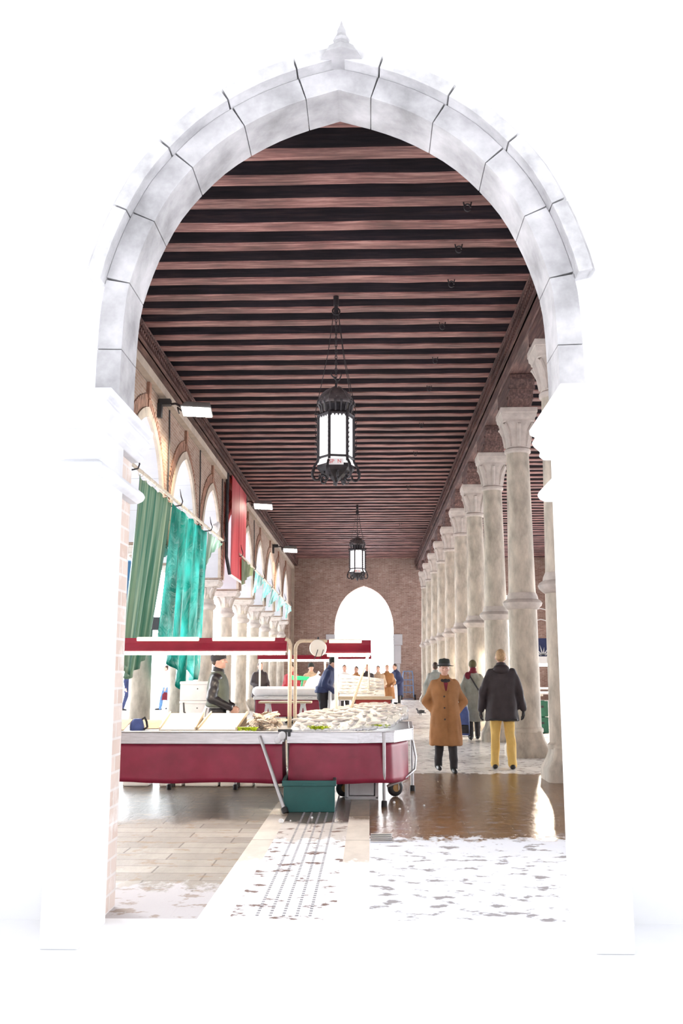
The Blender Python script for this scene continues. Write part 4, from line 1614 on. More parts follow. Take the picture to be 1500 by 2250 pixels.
# things under and behind the stall
t = thing('plastic_crate', 'dark teal green plastic crate on the paving under the heaped table', 'crate', (-0.70, 11.28, 0), 0.035)
b = MB()
w2, d2, hh = 0.285, 0.58, 0.34
b.box((0, 0, 0.012), (2 * w2 - 0.03, 2 * d2 - 0.03, 0.024))
for (c, d) in (((0, -d2 + 0.01, hh / 2), (2 * w2, 0.02, hh)), ((0, d2 - 0.01, hh / 2), (2 * w2, 0.02, hh)), ((-w2 + 0.01, 0, hh / 2), (0.02, 2 * d2 - 0.04, hh)), ((w2 - 0.01, 0, hh / 2), (0.02, 2 * d2 - 0.04, hh))):
    b.box(c, d)
b.build('body', M['green_box'], t, bevel=0.006)
b = MB()
for (c, d) in (((0, -d2, hh - 0.03), (2 * w2 + 0.03, 0.035, 0.06)), ((0, d2, hh - 0.03), (2 * w2 + 0.03, 0.035, 0.06)), ((-w2, 0, hh - 0.03), (0.035, 2 * d2, 0.06)), ((w2, 0, hh - 0.03), (0.035, 2 * d2, 0.06))):
    b.box(c, d)
b.build('rim', M['green_box'], t, bevel=0.006)
b = MB()
b.box((0.0, -d2 - 0.02, hh - 0.045), (0.16, 0.012, 0.03))
b.build('handle', M['green_box'], t, bevel=0.004)
t = thing('plastic_tub', 'white plastic tub standing on its side under the heaped table', 'tub', (-0.105, 11.85, 0))
b = MB()
b.box((0, 0.12, 0.19), (0.33, 0.02, 0.33))
for (c, d) in (((0, 0.0, 0.025), (0.36, 0.24, 0.02)), ((0, 0.0, 0.36), (0.36, 0.24, 0.02)), ((-0.17, 0.0, 0.19), (0.02, 0.24, 0.34)), ((0.17, 0.0, 0.19), (0.02, 0.24, 0.34))):
    b.box(c, d)
b.build('shell', M['white_box'], t, bevel=0.012)
b = MB()
for (c, d) in (((0, -0.12, 0.022), (0.41, 0.02, 0.042)), ((0, -0.12, 0.365), (0.41, 0.02, 0.042)), ((-0.185, -0.12, 0.19), (0.042, 0.02, 0.36)), ((0.185, -0.12, 0.19), (0.042, 0.02, 0.36))):
    b.box(c, d)
b.build('rim', M['white_box'], t, bevel=0.008)
b = MB()
b.box((0, -0.10, 0.19), (0.30, 0.01, 0.28))
b.build('bottom_panel', M['white_box'], t, bevel=0.004)
WB = [(-3.36, -3.0, 'white foam fish box under the long table, nearest the jamb'), (-2.86, -2.54, 'short white foam fish box under the long table, after a dark gap'),
      (-2.51, -2.05, 'white foam fish box under the long table, middle of five'), (-2.03, -1.58, 'white foam fish box under the long table, fourth from the jamb'), (-1.55, -1.14, 'white foam fish box under the long table, closest to the green crate')]
for x0, x1, lb in WB:
    t = thing('foam_box', lb, 'box', ((x0 + x1) / 2, 13.1, 0), 0, 'white boxes under the long table')
    w_ = (x1 - x0) - 0.01
    b = MB()
    b.box((0, 0, 0.10), (w_, 0.34, 0.20))
    b.build('body', M['white_box'], t, bevel=0.02)
    b = MB()
    b.box((0, 0, 0.215), (w_, 0.35, 0.03))
    b.build('lid', M['white_box'], t, bevel=0.01)
    for s_ in (-0.28, 0.28):
        b = MB()
        b.box((w_ * s_, -0.172, 0.12), (0.022, 0.01, 0.03))
        b.build('hand_hole', M['dark'], t)
for k in range(5):
    t = thing('foam_box', 'white foam box in the stack behind the capped vendor, %s from the ground' % ORD[k], 'box', (-2.52 + R.uniform(-0.012, 0.012), 14.05, 0.278 * k), R.uniform(-0.02, 0.02), 'stacked boxes behind the vendor')
    b = MB()
    b.box((0, 0, 0.115), (0.56, 0.38, 0.23))
    b.build('body', M['white_box'], t, bevel=0.012)
    b = MB()
    b.box((0, 0, 0.253), (0.57, 0.39, 0.046))
    b.build('lid', M['white_box'], t, bevel=0.012)
    b = MB()
    b.box((-0.02, -0.192, 0.17), (0.016, 0.008, 0.016))
    b.build('peg_hole', M['dark'], t)
t = thing('work_bench', 'narrow steel bench behind the long table, in front of the vendor', 'bench', (-2.22, 12.78, 0))
b = MB()
b.box((0, 0, 0.91), (0.95, 0.30, 0.03))
b.build('top', M['steel'], t, bevel=0.005)
for sx in (-0.44, 0.44):
    for sy in (-0.12, 0.12):
        leg(t, (sx, sy, 0.9), (sx, sy, 0.0), 0.018)
b = MB()
b.tube([(-0.22, 0.0, 0.925), (-0.27, 0.0, 1.0), (-0.28, 0.0, 1.12)], [0.016, 0.014, 0.012], 6)
tag(b.build('knife_steel', M['dark'], None, True), 'dark rod standing on the steel bench by the white boxes', 'tool').location = (-2.24, 12.78, 0)
for k, (x, y, s_) in enumerate(((-0.92, 9.95, 0.03), (-0.62, 10.25, 0.016), (-0.83, 10.05, 0.012), (0.33, 10.9, 0.016), (0.42, 10.75, 0.012), (-2.75, 10.15, 0.035), (0.62, 11.2, 0.014), (0.28, 11.4, 0.02))):
    b = MB()
    b.ell((0, 0, s_ * 0.7), (s_, s_ * 0.7, s_ * 0.8), (0, 0, k), 7, 5)
    o = b.build('ice_chip', M['ice'])
    o.location = (x, y, 0.0)
    tag(o, 'chip of ice dropped on the wet paving in front of the stall', 'ice chip', 'ice chips on the paving')
t = thing('drain_grate', 'small dark drain grate set in the paving beside the pale strip', 'grate', (0.1, 9.1, 0.0))
b = MB()
b.box((0, 0, 0.002), (0.20, 0.40, 0.004))
b.build('pit', M['dark'], t)
for y in (-0.19, -0.09, 0.0, 0.09, 0.19):
    b = MB()
    b.box((0, y, 0.006), (0.20, 0.03, 0.008))
    b.build('bar', M['steel'], t)

#PART3
# ------------------------------------------------------------------ stalls further back
t = thing('stall_table', 'far stall table with a rolled white cover and dark red skirt, left of the aisle', 'table', (-2.25, 26.5, 0))
b = MB()
b.box((0, 0, 0.80), (1.86, 1.0, 0.05))
b.box((0, -0.50, 0.80), (1.90, 0.03, 0.10))
for x in (-0.6, 0.0, 0.62):
    b.box((x, -0.53, 0.83), (0.12, 0.06, 0.05))
b.build('tray', M['steel'], t, bevel=0.006)
b = MB()
b.cap((-0.86, -0.36, 0.97), (0.86, -0.36, 0.97), 0.14, 0.14, 14)
b.box((0, 0.1, 0.88), (1.8, 0.7, 0.12))
b.build('rolled_cover', M['white_box'], t, True)
skirt(t, [(-0.9, -0.46), (0.9, -0.46)], 0.30, 0.75, M['skirt'], seed=8)
for sx in (-0.88, 0.88):
    for sy in (-0.42, 0.42):
        leg(t, (sx, sy, 0.8), (sx, sy, 0.0), 0.022)
t = thing('stall_table', 'far stall table with brick red skirt and sloping fish display, beside the aisle', 'table', (-0.15, 26.6, 0))
b = MB()
b.box((0, 0, 0.80), (1.52, 1.1, 0.04))
b.box((0, -0.55, 0.80), (1.54, 0.03, 0.09))
b.build('tray', M['timber'], t, bevel=0.006)
skirt(t, [(-0.25, -0.52), (0.72, -0.52), (0.72, 0.4)], 0.42, 0.76, M['skirt_far'], seed=9)
b = MB()
b.prism([(-0.5, 0.84), (0.5, 0.84), (0.5, 1.45), (0.2, 1.36), (-0.45, 0.9)], -0.72, 0.55, lambda u, z, d: (d, u, z - max(0, d) * 0.25 * (1 if z > 0.9 else 0)))
b.build('ice_slope', M['ice'], t)
for sx in (-0.7, 0.7):
    for sy in (-0.48, 0.45):
        leg(t, (sx, sy, 0.8), (sx, sy, 0.0), 0.022)
for k in range(30):
    i, j = k % 6, k // 6
    o = bpy.data.objects.new('fish', fm)
    C.objects.link(o)
    xx, yy = -0.15 - 0.60 + 0.2 * i + R.uniform(-0.03, 0.03), 26.6 - 0.40 + 0.14 * j
    o.location = (xx, yy, 0.97 + 0.66 * (yy - 26.2) - max(0, xx + 0.15) * 0.22)
    o.rotation_euler = (0.6, 0, 0.4 + R.uniform(-0.3, 0.3))
    o.scale = (0.85, 0.85, 0.85)
    tag(o, 'pale fish on the sloping display of the far stall', 'fish', 'fish on the far stall')
t = thing('stall_awning', 'long red awning strip with white lamp tubes over the far stalls', 'awning', (0, 26.4, 1.86), 0, 'stall awnings')
b = MB()
b.prism([(-0.06, 0.0), (0.0, 0.10), (0.05, 0.12), (0.05, 0.09), (-0.02, 0.0)], -3.15, 0.05, lambda u, z, d: (d, u, z))
b.build('canopy', M['awning'], t)
b = MB()
b.tube([(-3.1, -0.03, -0.04), (0.0, -0.03, -0.04)], 0.024, 8)
b.build('lamp_tube', M['tube'], t, True)
b = MB()
b.box((-1.55, 0.0, -0.01), (3.1, 0.08, 0.015))
b.build('lamp_holder', M['white_box'], t)
for x in (-3.08, -1.25, -0.02):
    b = MB()
    b.tube([(x, 0.0, -0.01), (x, 0.0, -1.02)], 0.025, 8)
    b.build('post', M['cream'], t, True)
for k, x in enumerate((-2.62, -1.72)):
    t = thing('trestle', ('white A shaped trestle under the pale plank, nearer the brick wall', 'white A shaped trestle under the pale plank, nearer the aisle')[k], 'trestle', (x, 24.4, 0), 0, 'white trestles')
    for sy in (-1, 1):
        b = MB()
        b.prism([(-0.16, 0.0), (-0.12, 0.0), (-0.02, 0.60), (0.02, 0.60), (0.12, 0.0), (0.16, 0.0), (0.05, 0.70), (-0.05, 0.70)], sy * 0.16, sy * 0.16 + 0.02)
        b.build('frame_side', M['white_box'], t)
    b = MB()
    b.box((0, 0.01, 0.70), (0.12, 0.4, 0.03))
    b.box((0, 0.01, 0.25), (0.18, 0.32, 0.03))
    b.build('crosspiece', M['galv'], t)
b = MB()
b.box((0, 0, 0), (1.35, 0.46, 0.05))
o = b.build('plank_top', M['timber'], None, False, 0.006)
o.location = (-2.17, 24.41, 0.742)
tag(o, 'pale plank laid across two white trestles before the far stall', 'plank')
t = thing('green_scoop', 'bright green plastic scoop tray held up over the far stall', 'tray', (-1.95, 26.75, 1.30))
b = MB()
b.prism([(-0.30, 0.02), (-0.26, 0.11), (0.24, 0.07), (0.30, 0.0), (0.22, -0.03), (-0.22, -0.02)], -0.1, 0.1)
b.build('bowl', M['green_cloth'], t, bevel=0.01)
b = MB()
b.tube([(0.05, 0, -0.02), (0.02, 0, -0.16), (0.0, 0, -0.28)], 0.03, 8)
b.build('stem', M['green_cloth'], t, True)
t = thing('white_sack', 'bulky cream white sack heaped on the far stall cover', 'sack', (-1.58, 26.65, 1.0))
b = MB()
for c, r in (((0, 0, 0.18), (0.22, 0.18, 0.20)), ((0.1, 0, 0.3), (0.13, 0.12, 0.12)), ((-0.1, 0.02, 0.12), (0.16, 0.16, 0.13))):
    b.ell(c, r, None, 14, 10)
obj('bulk', remesh(b, 0.025, 3), M['apron'], t, True)
b = MB()
b.tube([(0.1, 0, 0.40), (0.12, 0, 0.46), (0.16, 0.01, 0.50)], [0.03, 0.02, 0.045], 8)
b.build('tied_neck', M['apron'], t, True)

# stall in the side aisle
t = thing('stall_table', 'stall table with a white cloth in the side aisle, seen between two tall columns', 'table', (4.75, 24.4, 0))
b = MB()
b.box((0, 0, 0.98), (1.3, 0.9, 0.05))
b.build('top', M['white_box'], t, bevel=0.01)
skirt(t, [(-0.62, 0.4), (-0.62, -0.42), (-0.40, -0.42)], 0.94 - 0.03, 0.97, M['cream'], seed=4)
for sx in (-0.6, 0.6):
    for sy in (-0.4, 0.4):
        leg(t, (sx, sy, 0.95), (sx, sy, 0.0), 0.025)
for k, (x, z, mm, lb) in enumerate(((4.28, 0.0, 'green_crate', 'green crate on the ground under the white side aisle table'), (4.28, 0.40, 'green_crate', 'green crate stacked on another under the white side aisle table'))):
    t = thing('plastic_crate', lb, 'crate', (x, 24.15, z + 0.002), 0, 'green crates in the side aisle')
    b = MB()
    for c, d in (((0, 0, 0.02), (0.34, 0.4, 0.03)), ((0, -0.2, 0.2), (0.36, 0.02, 0.38)), ((0, 0.2, 0.2), (0.36, 0.02, 0.38)), ((-0.17, 0, 0.2), (0.02, 0.4, 0.38)), ((0.17, 0, 0.2), (0.02, 0.4, 0.38))):
        b.box(c, d)
    b.build('body', M[mm], t, bevel=0.01)
    b = MB()
    b.box((0, -0.215, 0.25), (0.14, 0.01, 0.05))
    b.build('hand_hole', M['dark'], t)
b = MB()
b.torso([(0, 0, 0, 0.10, 0.10), (0, 0, 0.3, 0.12, 0.11), (0, 0, 0.62, 0.10, 0.09), (0, 0, 0.68, 0.04, 0.04)], 16)
o = b.build('red_sack', M['red_cloth'], None, True)
o.location = (4.58, 23.75, 0)
tag(o, 'tall red sack standing before the white side aisle table', 'sack')
t = thing('stall_awning', 'white awning edge over the side aisle stall, between two tall columns', 'awning', (4.75, 24.4, 1.76))
b = MB()
b.box((0, 0, 0.10), (1.4, 1.2, 0.04))
b.box((0, -0.6, 0.05), (1.4, 0.02, 0.17))
b.box((-0.7, 0, 0.05), (0.02, 1.2, 0.17))
b.build('canopy', M['white_box'], t)
for sx in (-0.64, 0.64):
    b = MB()
    b.tube([(sx, 0.5, 0.08), (sx, 0.5, -1.76)], 0.025, 8)
    b.build('post', M['cream'], t, True)
b = MB()
b.box((0, 0, -0.06), (0.9, 0.05, 0.04))
b.build('lamp_tube', M['tube'], t)
tbl = [o for o in C.objects if o.name.startswith('stall_table') and o.location.x == 4.75][0]
for k, y in enumerate((30.6, 36.4)):  # added stalls behind the columns, giving the fill lights a fixture
    dup(tbl, (5.3, y, 0), None, ('added white cloth stall table, second along the side aisle, under a fill light', 'added white cloth stall table, third along the side aisle, under a fill light')[k])
    dup(t, (5.3, y, 1.76), None, ('added white awning over the second side aisle table, placed for a fill light', 'added white awning over the third side aisle table, placed for a fill light')[k])
for x, y in ((4.75, 24.4), (5.3, 30.6), (5.3, 36.4)):  # added point lights that brighten the tall columns from the aisle
    ld = bpy.data.lights.new('added_column_fill', 'POINT')
    ld.energy, ld.color, ld.shadow_soft_size = 420, (1.0, 0.90, 0.74), 0.08
    lo_ = bpy.data.objects.new('added_column_fill', ld)
    C.objects.link(lo_)
    lo_.location = (x - 0.35, y - 0.3, 1.62)
t = thing('notice_board', 'dark blue board with a white splash drawing above the side aisle awning', 'sign', (4.40, 24.0, 1.885))
b = MB()
b.box((0, 0, 0.24), (0.62, 0.03, 0.46))
b.build('board', M['navy'], t, bevel=0.005)
b = MB()
for k, (a, L) in enumerate(((-1.1, 0.12), (-0.7, 0.16), (-0.25, 0.26), (0.1, 0.20), (0.5, 0.17), (0.95, 0.14))):
    c = Vector((-0.06 + 0.02 * k, -0.018, 0.05))
    d = Vector((math.sin(a), 0, math.cos(a)))
    p = Vector((d.z, 0, -d.x))
    b.add([tuple(c + p * 0.025), tuple(c - p * 0.025), tuple(c + d * L)], [(0, 1, 2)])
b.build('drawing', M['white_shirt'], t)
for k, z in enumerate((2.62, 2.9)):
    b = MB()
    b.tube([(3.08, 25.0, z + 0.1)] + [(4.1 + 0.1 * i, 24.2, z + 0.12 * math.sin(0.7 * i) + 0.04 * i) for i in range(8)], 0.012, 6)
    tag(b.build('slack_cable', M['white_box'], None, True), ('slack pale cable hanging just above the dark blue board', 'slack pale cable looping highest above the dark blue board')[k], 'cable', 'slack cables in the side aisle')

# hand truck at the end wall
t = thing('hand_truck', 'blue hand truck leaning on the brick end wall by the last column', 'hand truck', (2.05, 50.6, 0))
b = MB()
for s_ in (-0.28, 0.28):
    b.tube([(s_ * 1.05, -0.02, 0.14), (s_, 0.1, 0.5), (s_ * 0.95, 0.35, 1.30), (s_ * 0.8, 0.42, 1.5)], 0.03, 8)
b.build('frame', M['blue_metal'], t, True)
for z, y in ((0.4, 0.08), (0.75, 0.18), (1.05, 0.28), (1.5, 0.42)):
    b = MB()
    b.tube([(-0.26, y, z), (0.26, y, z)], 0.022, 8)
    b.build('crossbar', M['blue_metal'], t, True)
for s_ in (-0.1, 0.1):
    b = MB()
    b.tube([(s_, 0.06, 0.3), (s_, 0.42, 1.5)], 0.012, 6)
    b.build('slat', M['blue_metal'], t, True)
b = MB()
b.box((0, -0.16, 0.05), (0.5, 0.3, 0.015))
b.build('toe_plate', M['blue_metal'], t)
for s_ in (-0.36, 0.36):
    b = MB()
    b.lathe([(0.03, -0.04), (0.14, -0.04), (0.14, 0.04), (0.03, 0.04)], 18)
    b.v = [(s_ + z, 0.02 + x, 0.14 + y) for x, y, z in b.v]
    b.build('wheel', M['rubber'], t, True)

# pigeon
t = thing('pigeon', 'dark grey pigeon walking on the paving by the far stall', 'bird', (1.75, 33.2, 0), 0.4)
b = MB()
b.ell((0, 0, 0.16), (0.15, 0.075, 0.08), (0, -0.25, 0), 14, 10)
b.cap((-0.10, 0, 0.19), (-0.15, 0, 0.27), 0.045, 0.034)
b.ell((-0.16, 0, 0.285), (0.04, 0.033, 0.034), None, 10, 8)
b.cap((-0.19, 0, 0.28), (-0.225, 0, 0.272), 0.012, 0.005)
b.cap((0.10, 0, 0.14), (0.27, 0, 0.10), 0.045, 0.02)
b.cap((0.0, 0.03, 0.10), (0.0, 0.035, 0.02), 0.02, 0.01)
b.cap((0.03, -0.03, 0.10), (0.04, -0.035, 0.02), 0.02, 0.01)
for sy, x in ((0.035, 0.0), (-0.035, 0.04)):
    for a in (-0.5, 0, 0.5):
        b.cap((x, sy, 0.012), (x - 0.05 * math.cos(a), sy + 0.05 * math.sin(a), 0.008), 0.008, 0.006)
t.scale = (0.8, 0.8, 0.8)
obj('body', remesh(b, 0.008, 2), M['feather'], t, True)
for s_ in (-1, 1):
    b = MB()
    b.ell((0.05, s_ * 0.068, 0.17), (0.14, 0.018, 0.055), (0, -0.2, 0), 12, 8)
    b.build('wing', M['dark'], t, True)

# ------------------------------------------------------------------ people


def hand(b, wr, d, n, side):
    """Palm, four unequal bent fingers and a thumb from wrist WR, pointing along D, palm facing N; SIDE: towards the thumb."""
    wr, d, n = Vector(wr), Vector(d).normalized(), Vector(n)
    n = (n - d * n.dot(d)).normalized()
    s_ = d.cross(n) * side
    for i, L in enumerate((0.072, 0.08, 0.075, 0.058)):
        base = wr + s_ * (0.015 - 0.010 * i)
        kn = wr + d * (0.088 - 0.004 * abs(i - 1)) + s_ * (0.031 - 0.021 * i)
        b.cap(base, kn, 0.017, 0.0125, 8)
        m1 = kn + d * L * 0.48 + n * 0.012
        m2 = m1 + (d * 0.72 + n * 0.62) * L * 0.34
        m3 = m2 + (d * 0.35 + n * 0.9) * L * 0.26
        b.cap(kn, m1, 0.0105, 0.0095, 7)
        b.cap(m1, m2, 0.0095, 0.0088, 7)
        b.cap(m2, m3, 0.0088, 0.0075, 7)
    t0 = wr + d * 0.028 + s_ * 0.026
    t1 = wr + d * 0.062 + s_ * 0.052 + n * 0.014
    t2 = wr + d * 0.092 + s_ * 0.056 + n * 0.026
    b.cap(wr + d * 0.012 + s_ * 0.01, t0, 0.016, 0.015, 8)
    b.cap(t0, t1, 0.014, 0.011, 8)
    b.cap(t1, t2, 0.011, 0.009, 8)


def person(label, loc, rz, h, top, trousers, shoes, arms, legs=((0.10, 0, 0), (-0.10, 0, 0)), coat='jacket', hem=0.78, hat=None, hair=None, lean=0.0, turn=0.0, near=True, sleeves=None, gloves=None, wide=1.0, group=None, extra=None, skin='skin'):
    """A standing figure facing its own -Y. ARMS: (elbow, wrist) for its +x and -x side; LEGS: (ankle x, ankle y, lift) for each side."""
    t = thing('person', label, 'person', loc, rz, group)
    k = h / 1.75
    t.scale = (k, k, k)
    vox = 0.0095 if near else 0.018
    rl = Matrix.Translation((0, 0, 0.95)) @ Matrix.Rotation(-lean, 4, 'X') @ Matrix.Translation((0, 0, -0.95))
    # bend forward: forward is -y, so a positive lean turns +z towards -y
    rl = Matrix.Translation((0, 0, 0.95)) @ Matrix.Rotation(lean, 4, 'X') @ Matrix.Translation((0, 0, -0.95))
    rh = rl @ Matrix.Translation((0, 0, 1.5)) @ Matrix.Rotation(turn, 4, 'Z') @ Matrix.Translation((0, 0, -1.5))

    def xf(b, m):
        b.v = [tuple(m @ Vector(p)) for p in b.v]
        return b

    def join(*bs):
        o = MB()
        for q in bs:
            o.add(q.v, q.f)
        return o
    # body: one continuous surface
    hd = MB()
    hd.ell((0, -0.005, 1.645), (0.073, 0.092, 0.105), None, 16, 12)
    hd.ell((0, -0.035, 1.59), (0.056, 0.060, 0.062), None, 14, 10)
    hd.cap((0, -0.092, 1.655), (0, -0.118, 1.617), 0.009, 0.014)
    hd.cap((-0.032, -0.086, 1.668), (0.032, -0.086, 1.668), 0.013, 0.013)
    hd.cap((-0.018, -0.094, 1.578), (0.018, -0.094, 1.578), 0.009, 0.009)
    hd.ell((0, -0.078, 1.550), (0.022, 0.02, 0.018), None, 8, 6)
    for s_ in (-1, 1):
        hd.ell((s_ * 0.074, 0.005, 1.635), (0.012, 0.024, 0.033), (0.2, 0, 0), 8, 6)
        hd.ell((s_ * 0.042, -0.070, 1.615), (0.02, 0.018, 0.02), None, 8, 6)
    hd.cap((0, 0.015, 1.44), (0, 0.0, 1.58), 0.058, 0.052)
    xf(hd, rh)
    up = MB()
    up.torso([(0, 0, 0.93, 0.155, 0.105), (0, 0, 1.08, 0.14, 0.10), (0, 0, 1.28, 0.165, 0.11), (0, 0, 1.40, 0.165, 0.095), (0, 0.005, 1.46, 0.09, 0.07)], 18)
    sl = MB()
    gl = MB()
    for s_, (el, wr) in zip((1, -1), arms):
        el, wr = Vector(el), Vector(wr)
        sh = Vector((s_ * 0.175, 0.005, 1.40))
        up.cap(sh, el, 0.048, 0.04)
        up.cap(el, wr, 0.04, 0.027)
        d = (wr - el).normalized()
        hand(up, wr, d, Vector((-s_, 0, 0)) if abs(d.x) < 0.8 else Vector((0, 0, -1)), s_ if d.z > -0.5 else s_)
        hand(gl, wr, d, Vector((-s_, 0, 0)) if abs(d.x) < 0.8 else Vector((0, 0, -1)), s_)
        sl.cap(sh + Vector((-s_ * 0.02, 0, -0.005)), el, 0.077 * wide, 0.064 * wide)
        sl.cap(el, wr - d * 0.015, 0.064 * wide, 0.050 * wide)
    xf(up, rl)
    xf(sl, rl)
    xf(gl, rl)
    lg = MB()
    tr = MB()
    tr.torso([(0, 0.0, 0.80, 0.17, 0.12), (0, 0, 0.92, 0.178, 0.125), (0, 0, 1.0, 0.165, 0.115)], 18)
    for s_, (ax, ay, lift) in zip((1, -1), legs):
        hp = Vector((s_ * 0.085, 0, 0.90))
        an = Vector((ax, ay, 0.085 + lift))
        kn = (hp + an) / 2 + Vector((0, -0.035 - 0.05 * lift, 0.02))
        lg.cap(hp, kn, 0.078, 0.05)
        lg.cap(kn, an, 0.05, 0.035)
        lg.cap(an + Vector((0, 0.02, -0.045)), an + Vector((0, -0.12, -0.05)), 0.032, 0.026)
        tr.cap(hp, kn, 0.10, 0.076)
        tr.cap(kn, an + Vector((0, 0.012, -0.015)), 0.076, 0.066)
        sb = MB()
        sb.cap(an + Vector((0, 0.045, -0.045)), an + Vector((0, -0.06, -0.043)), 0.042, 0.046)
        sb.cap(an + Vector((0, -0.06, -0.045)), an + Vector((0, -0.165, -0.052)), 0.046, 0.034)
        sb.cap(an + Vector((0, 0.015, 0.0)), an + Vector((0, 0.0, -0.03)), 0.042, 0.043)
        for q in range(len(sb.v)):
            v = sb.v[q]
            if v[2] < lift * 0.9 + 0.004:
                sb.v[q] = (v[0], v[1], lift * 0.9 + 0.004)
        sb.build('shoe', M[shoes], t, True)
    obj('body', remesh(join(hd, up, lg), vox if near else 0.016, 2), M[skin], t, True)
    obj('trousers', folds(remesh(tr, 0.014, 4), 0.012, h * 7, (9, 9, 6)), M[trousers], t, True)
    ey = MB()
    for s_ in (-1, 1):
        q = MB()
        q.ell((s_ * 0.030, -0.090, 1.648), (0.009, 0.006, 0.005), None, 8, 6)
        ey = xf(q, rh)
        ey.build('eye', M['eye'], t, True)
    # upper clothing
    ct = MB()
    if coat == 'long':
        lv = [(0, 0.01, hem, 0.275 * wide, 0.20), (0, 0.01, 0.70, 0.25 * wide, 0.185), (0, 0, 0.95, 0.235 * wide, 0.165)]
    else:
        lv = [(0, 0.0, hem, 0.235 * wide, 0.17), (0, 0, (hem + 1.05) / 2, 0.228 * wide, 0.163)]
    lo = MB()
    up2 = [(0, 0, 1.08, 0.205 * wide, 0.148), (0, 0, 1.26, 0.222 * wide, 0.15), (0, 0.003, 1.38, 0.215 * wide, 0.13), (0, 0.008, 1.445, 0.15 * wide, 0.105), (0, 0.012, 1.50, 0.075, 0.078)]
    lo.torso(lv + [up2[0]], 28)
    hi = MB()
    hi.torso([(0, 0, 1.0, 0.205 * wide, 0.15)] + up2, 28)
    xf(hi, rl)
    if sleeves:
        obj(coat if coat in ('vest',) else 'coat', remesh(join(lo, hi), 0.014, 4), M[top], t, True)
        obj('sleeves', folds(remesh(sl, 0.013, 3), 0.008, 3, (9, 9, 14)), M[sleeves], t, True)
    else:
        obj('coat', folds(remesh(join(lo, hi, sl), 0.0135 if near else 0.018, 4), 0.020, h * 5, (7.0, 7.0, 2.4)), M[top], t, True)
    cl = MB()
    rings = []
    for z, q in ((1.475, 0.086), (1.535, 0.076), (1.545, 0.068)):
        rings.append([(q * 1.0 * math.cos(a), 0.012 + q * 1.02 * math.sin(a) - 0.01, z + 0.022 * math.sin(a)) for a in [2 * PI * i / 20 for i in range(20)]])
    cl.loft(rings)
    xf(cl, rl)
    cl.build('collar', M[sleeves or top], t, True)
    if gloves:
        me = remesh(gl, 0.008, 1)
        o = obj('gloves', me, M[gloves], t, True)
        q = o.modifiers.new('swell', 'DISPLACE')
        q.strength = 0.006
        q.mid_level = 0.0
    if hair:
        hb = MB()
        hb.ell((0, 0.012, 1.665), (0.080, 0.094, 0.100), None, 16, 12)
        hb.ell((0, 0.040, 1.625), (0.071, 0.060, 0.062), None, 14, 10)
        # clear of the face
        hb.v = [(x, max(y, -0.060 + max(0.0, 1.70 - z) * 0.9), z) for x, y, z in hb.v]
        xf(hb, rh)
        obj('hair', remesh(hb, 0.012, 2), M[hair], t, True)
    if hat:
        kind, mm = hat
        hb = MB()
        if kind == 'brim':
            hb.lathe([(0.02, 1.805), (0.07, 1.80), (0.088, 1.785), (0.096, 1.72), (0.10, 1.688)], 22)
            hb.ell((0, 0, 1.80), (0.03, 0.07, 0.012), None, 10, 6)
            hb.lathe([(0.095, 1.694), (0.14, 1.682), (0.155, 1.686), (0.155, 1.692), (0.14, 1.69), (0.09, 1.702)], 26)
            xf(hb, rh)
            o = hb.build('hat', M[mm], t, True)
            hb = MB()
            hb.lathe([(0.099, 1.696), (0.101, 1.70), (0.099, 1.725), (0.096, 1.728)], 22)
            xf(hb, rh)
            hb.build('hat_band', M['dark'], o, True)
        else:
            hb.ell((0, 0.006, 1.685), (0.092, 0.110, 0.110), None, 18, 14)
            hb.v = [(x, y, max(z, 1.655 - 0.45 * (y + 0.05) if y > -0.05 else 1.665)) for x, y, z in hb.v]
            xf(hb, rh)
            o = hb.build('cap', M[mm], t, True)
    if extra:
        extra(t, rl, rh, xf)
    return t


POCK = (((0.31, 0.07, 1.11), (0.205, -0.02, 0.95)), ((-0.31, 0.07, 1.11), (-0.205, -0.02, 0.95)))
DOWN = (((0.265, 0.03, 1.12), (0.285, -0.03, 0.88)), ((-0.265, 0.03, 1.12), (-0.285, -0.03, 0.88)))
FWD = (((0.245, 0.02, 1.14), (0.15, -0.24, 1.06)), ((-0.245, 0.02, 1.14), (-0.15, -0.24, 1.06)))


def tan_extra(t, rl, rh, xf):
    b = MB()
    for s_ in (-1, 1):
        b.prism([(0, 1.50), (s_ * 0.085, 1.47), (s_ * 0.095, 1.38), (s_ * 0.012, 1.27)], -0.002, 0.012, lambda u, z, d: (u, -0.108 - 0.055 * (1.5 - z) / 0.23 + d + (0.0 if abs(u) < 0.05 else 0.016), z))
    b.build('lapel', M['tan'], t)
    b = MB()
    b.ell((0, -0.115, 1.445), (0.045, 0.03, 0.035), None, 12, 8)
    b.ell((-0.045, -0.112, 1.45), (0.035, 0.018, 0.026), (0, 0.4, 0), 10, 6)
    b.ell((0.045, -0.112, 1.45), (0.035, 0.018, 0.026), (0, -0.4, 0), 10, 6)
    b.build('neckerchief', M['black_cloth'], t, True)
    b = MB()
    b.prism([(-0.035, 1.42), (0.035, 1.42), (0.012, 1.29), (-0.012, 1.29)], -0.158, -0.146)
    b.build('shirt_front', M['maroon'], t)
    b = MB()
    b.prism([(0.012, 1.27), (0.020, 1.27), (0.03, 0.47), (0.022, 0.47)], -0.215, -0.1, lambda u, z, d: (u, -0.152 - 0.045 * max(0, min(1, (1.2 - z) / 0.7)) if d < -0.2 else d, z))
    b.build('front_edge', M['tan'], t)
    for z, y in ((1.20, -0.156), (1.02, -0.168), (0.84, -0.186)):
        b = MB()
        b.ell((-0.03, y, z), (0.014, 0.007, 0.014), None, 10, 6)
        b.build('button', M['dark'], t, True)


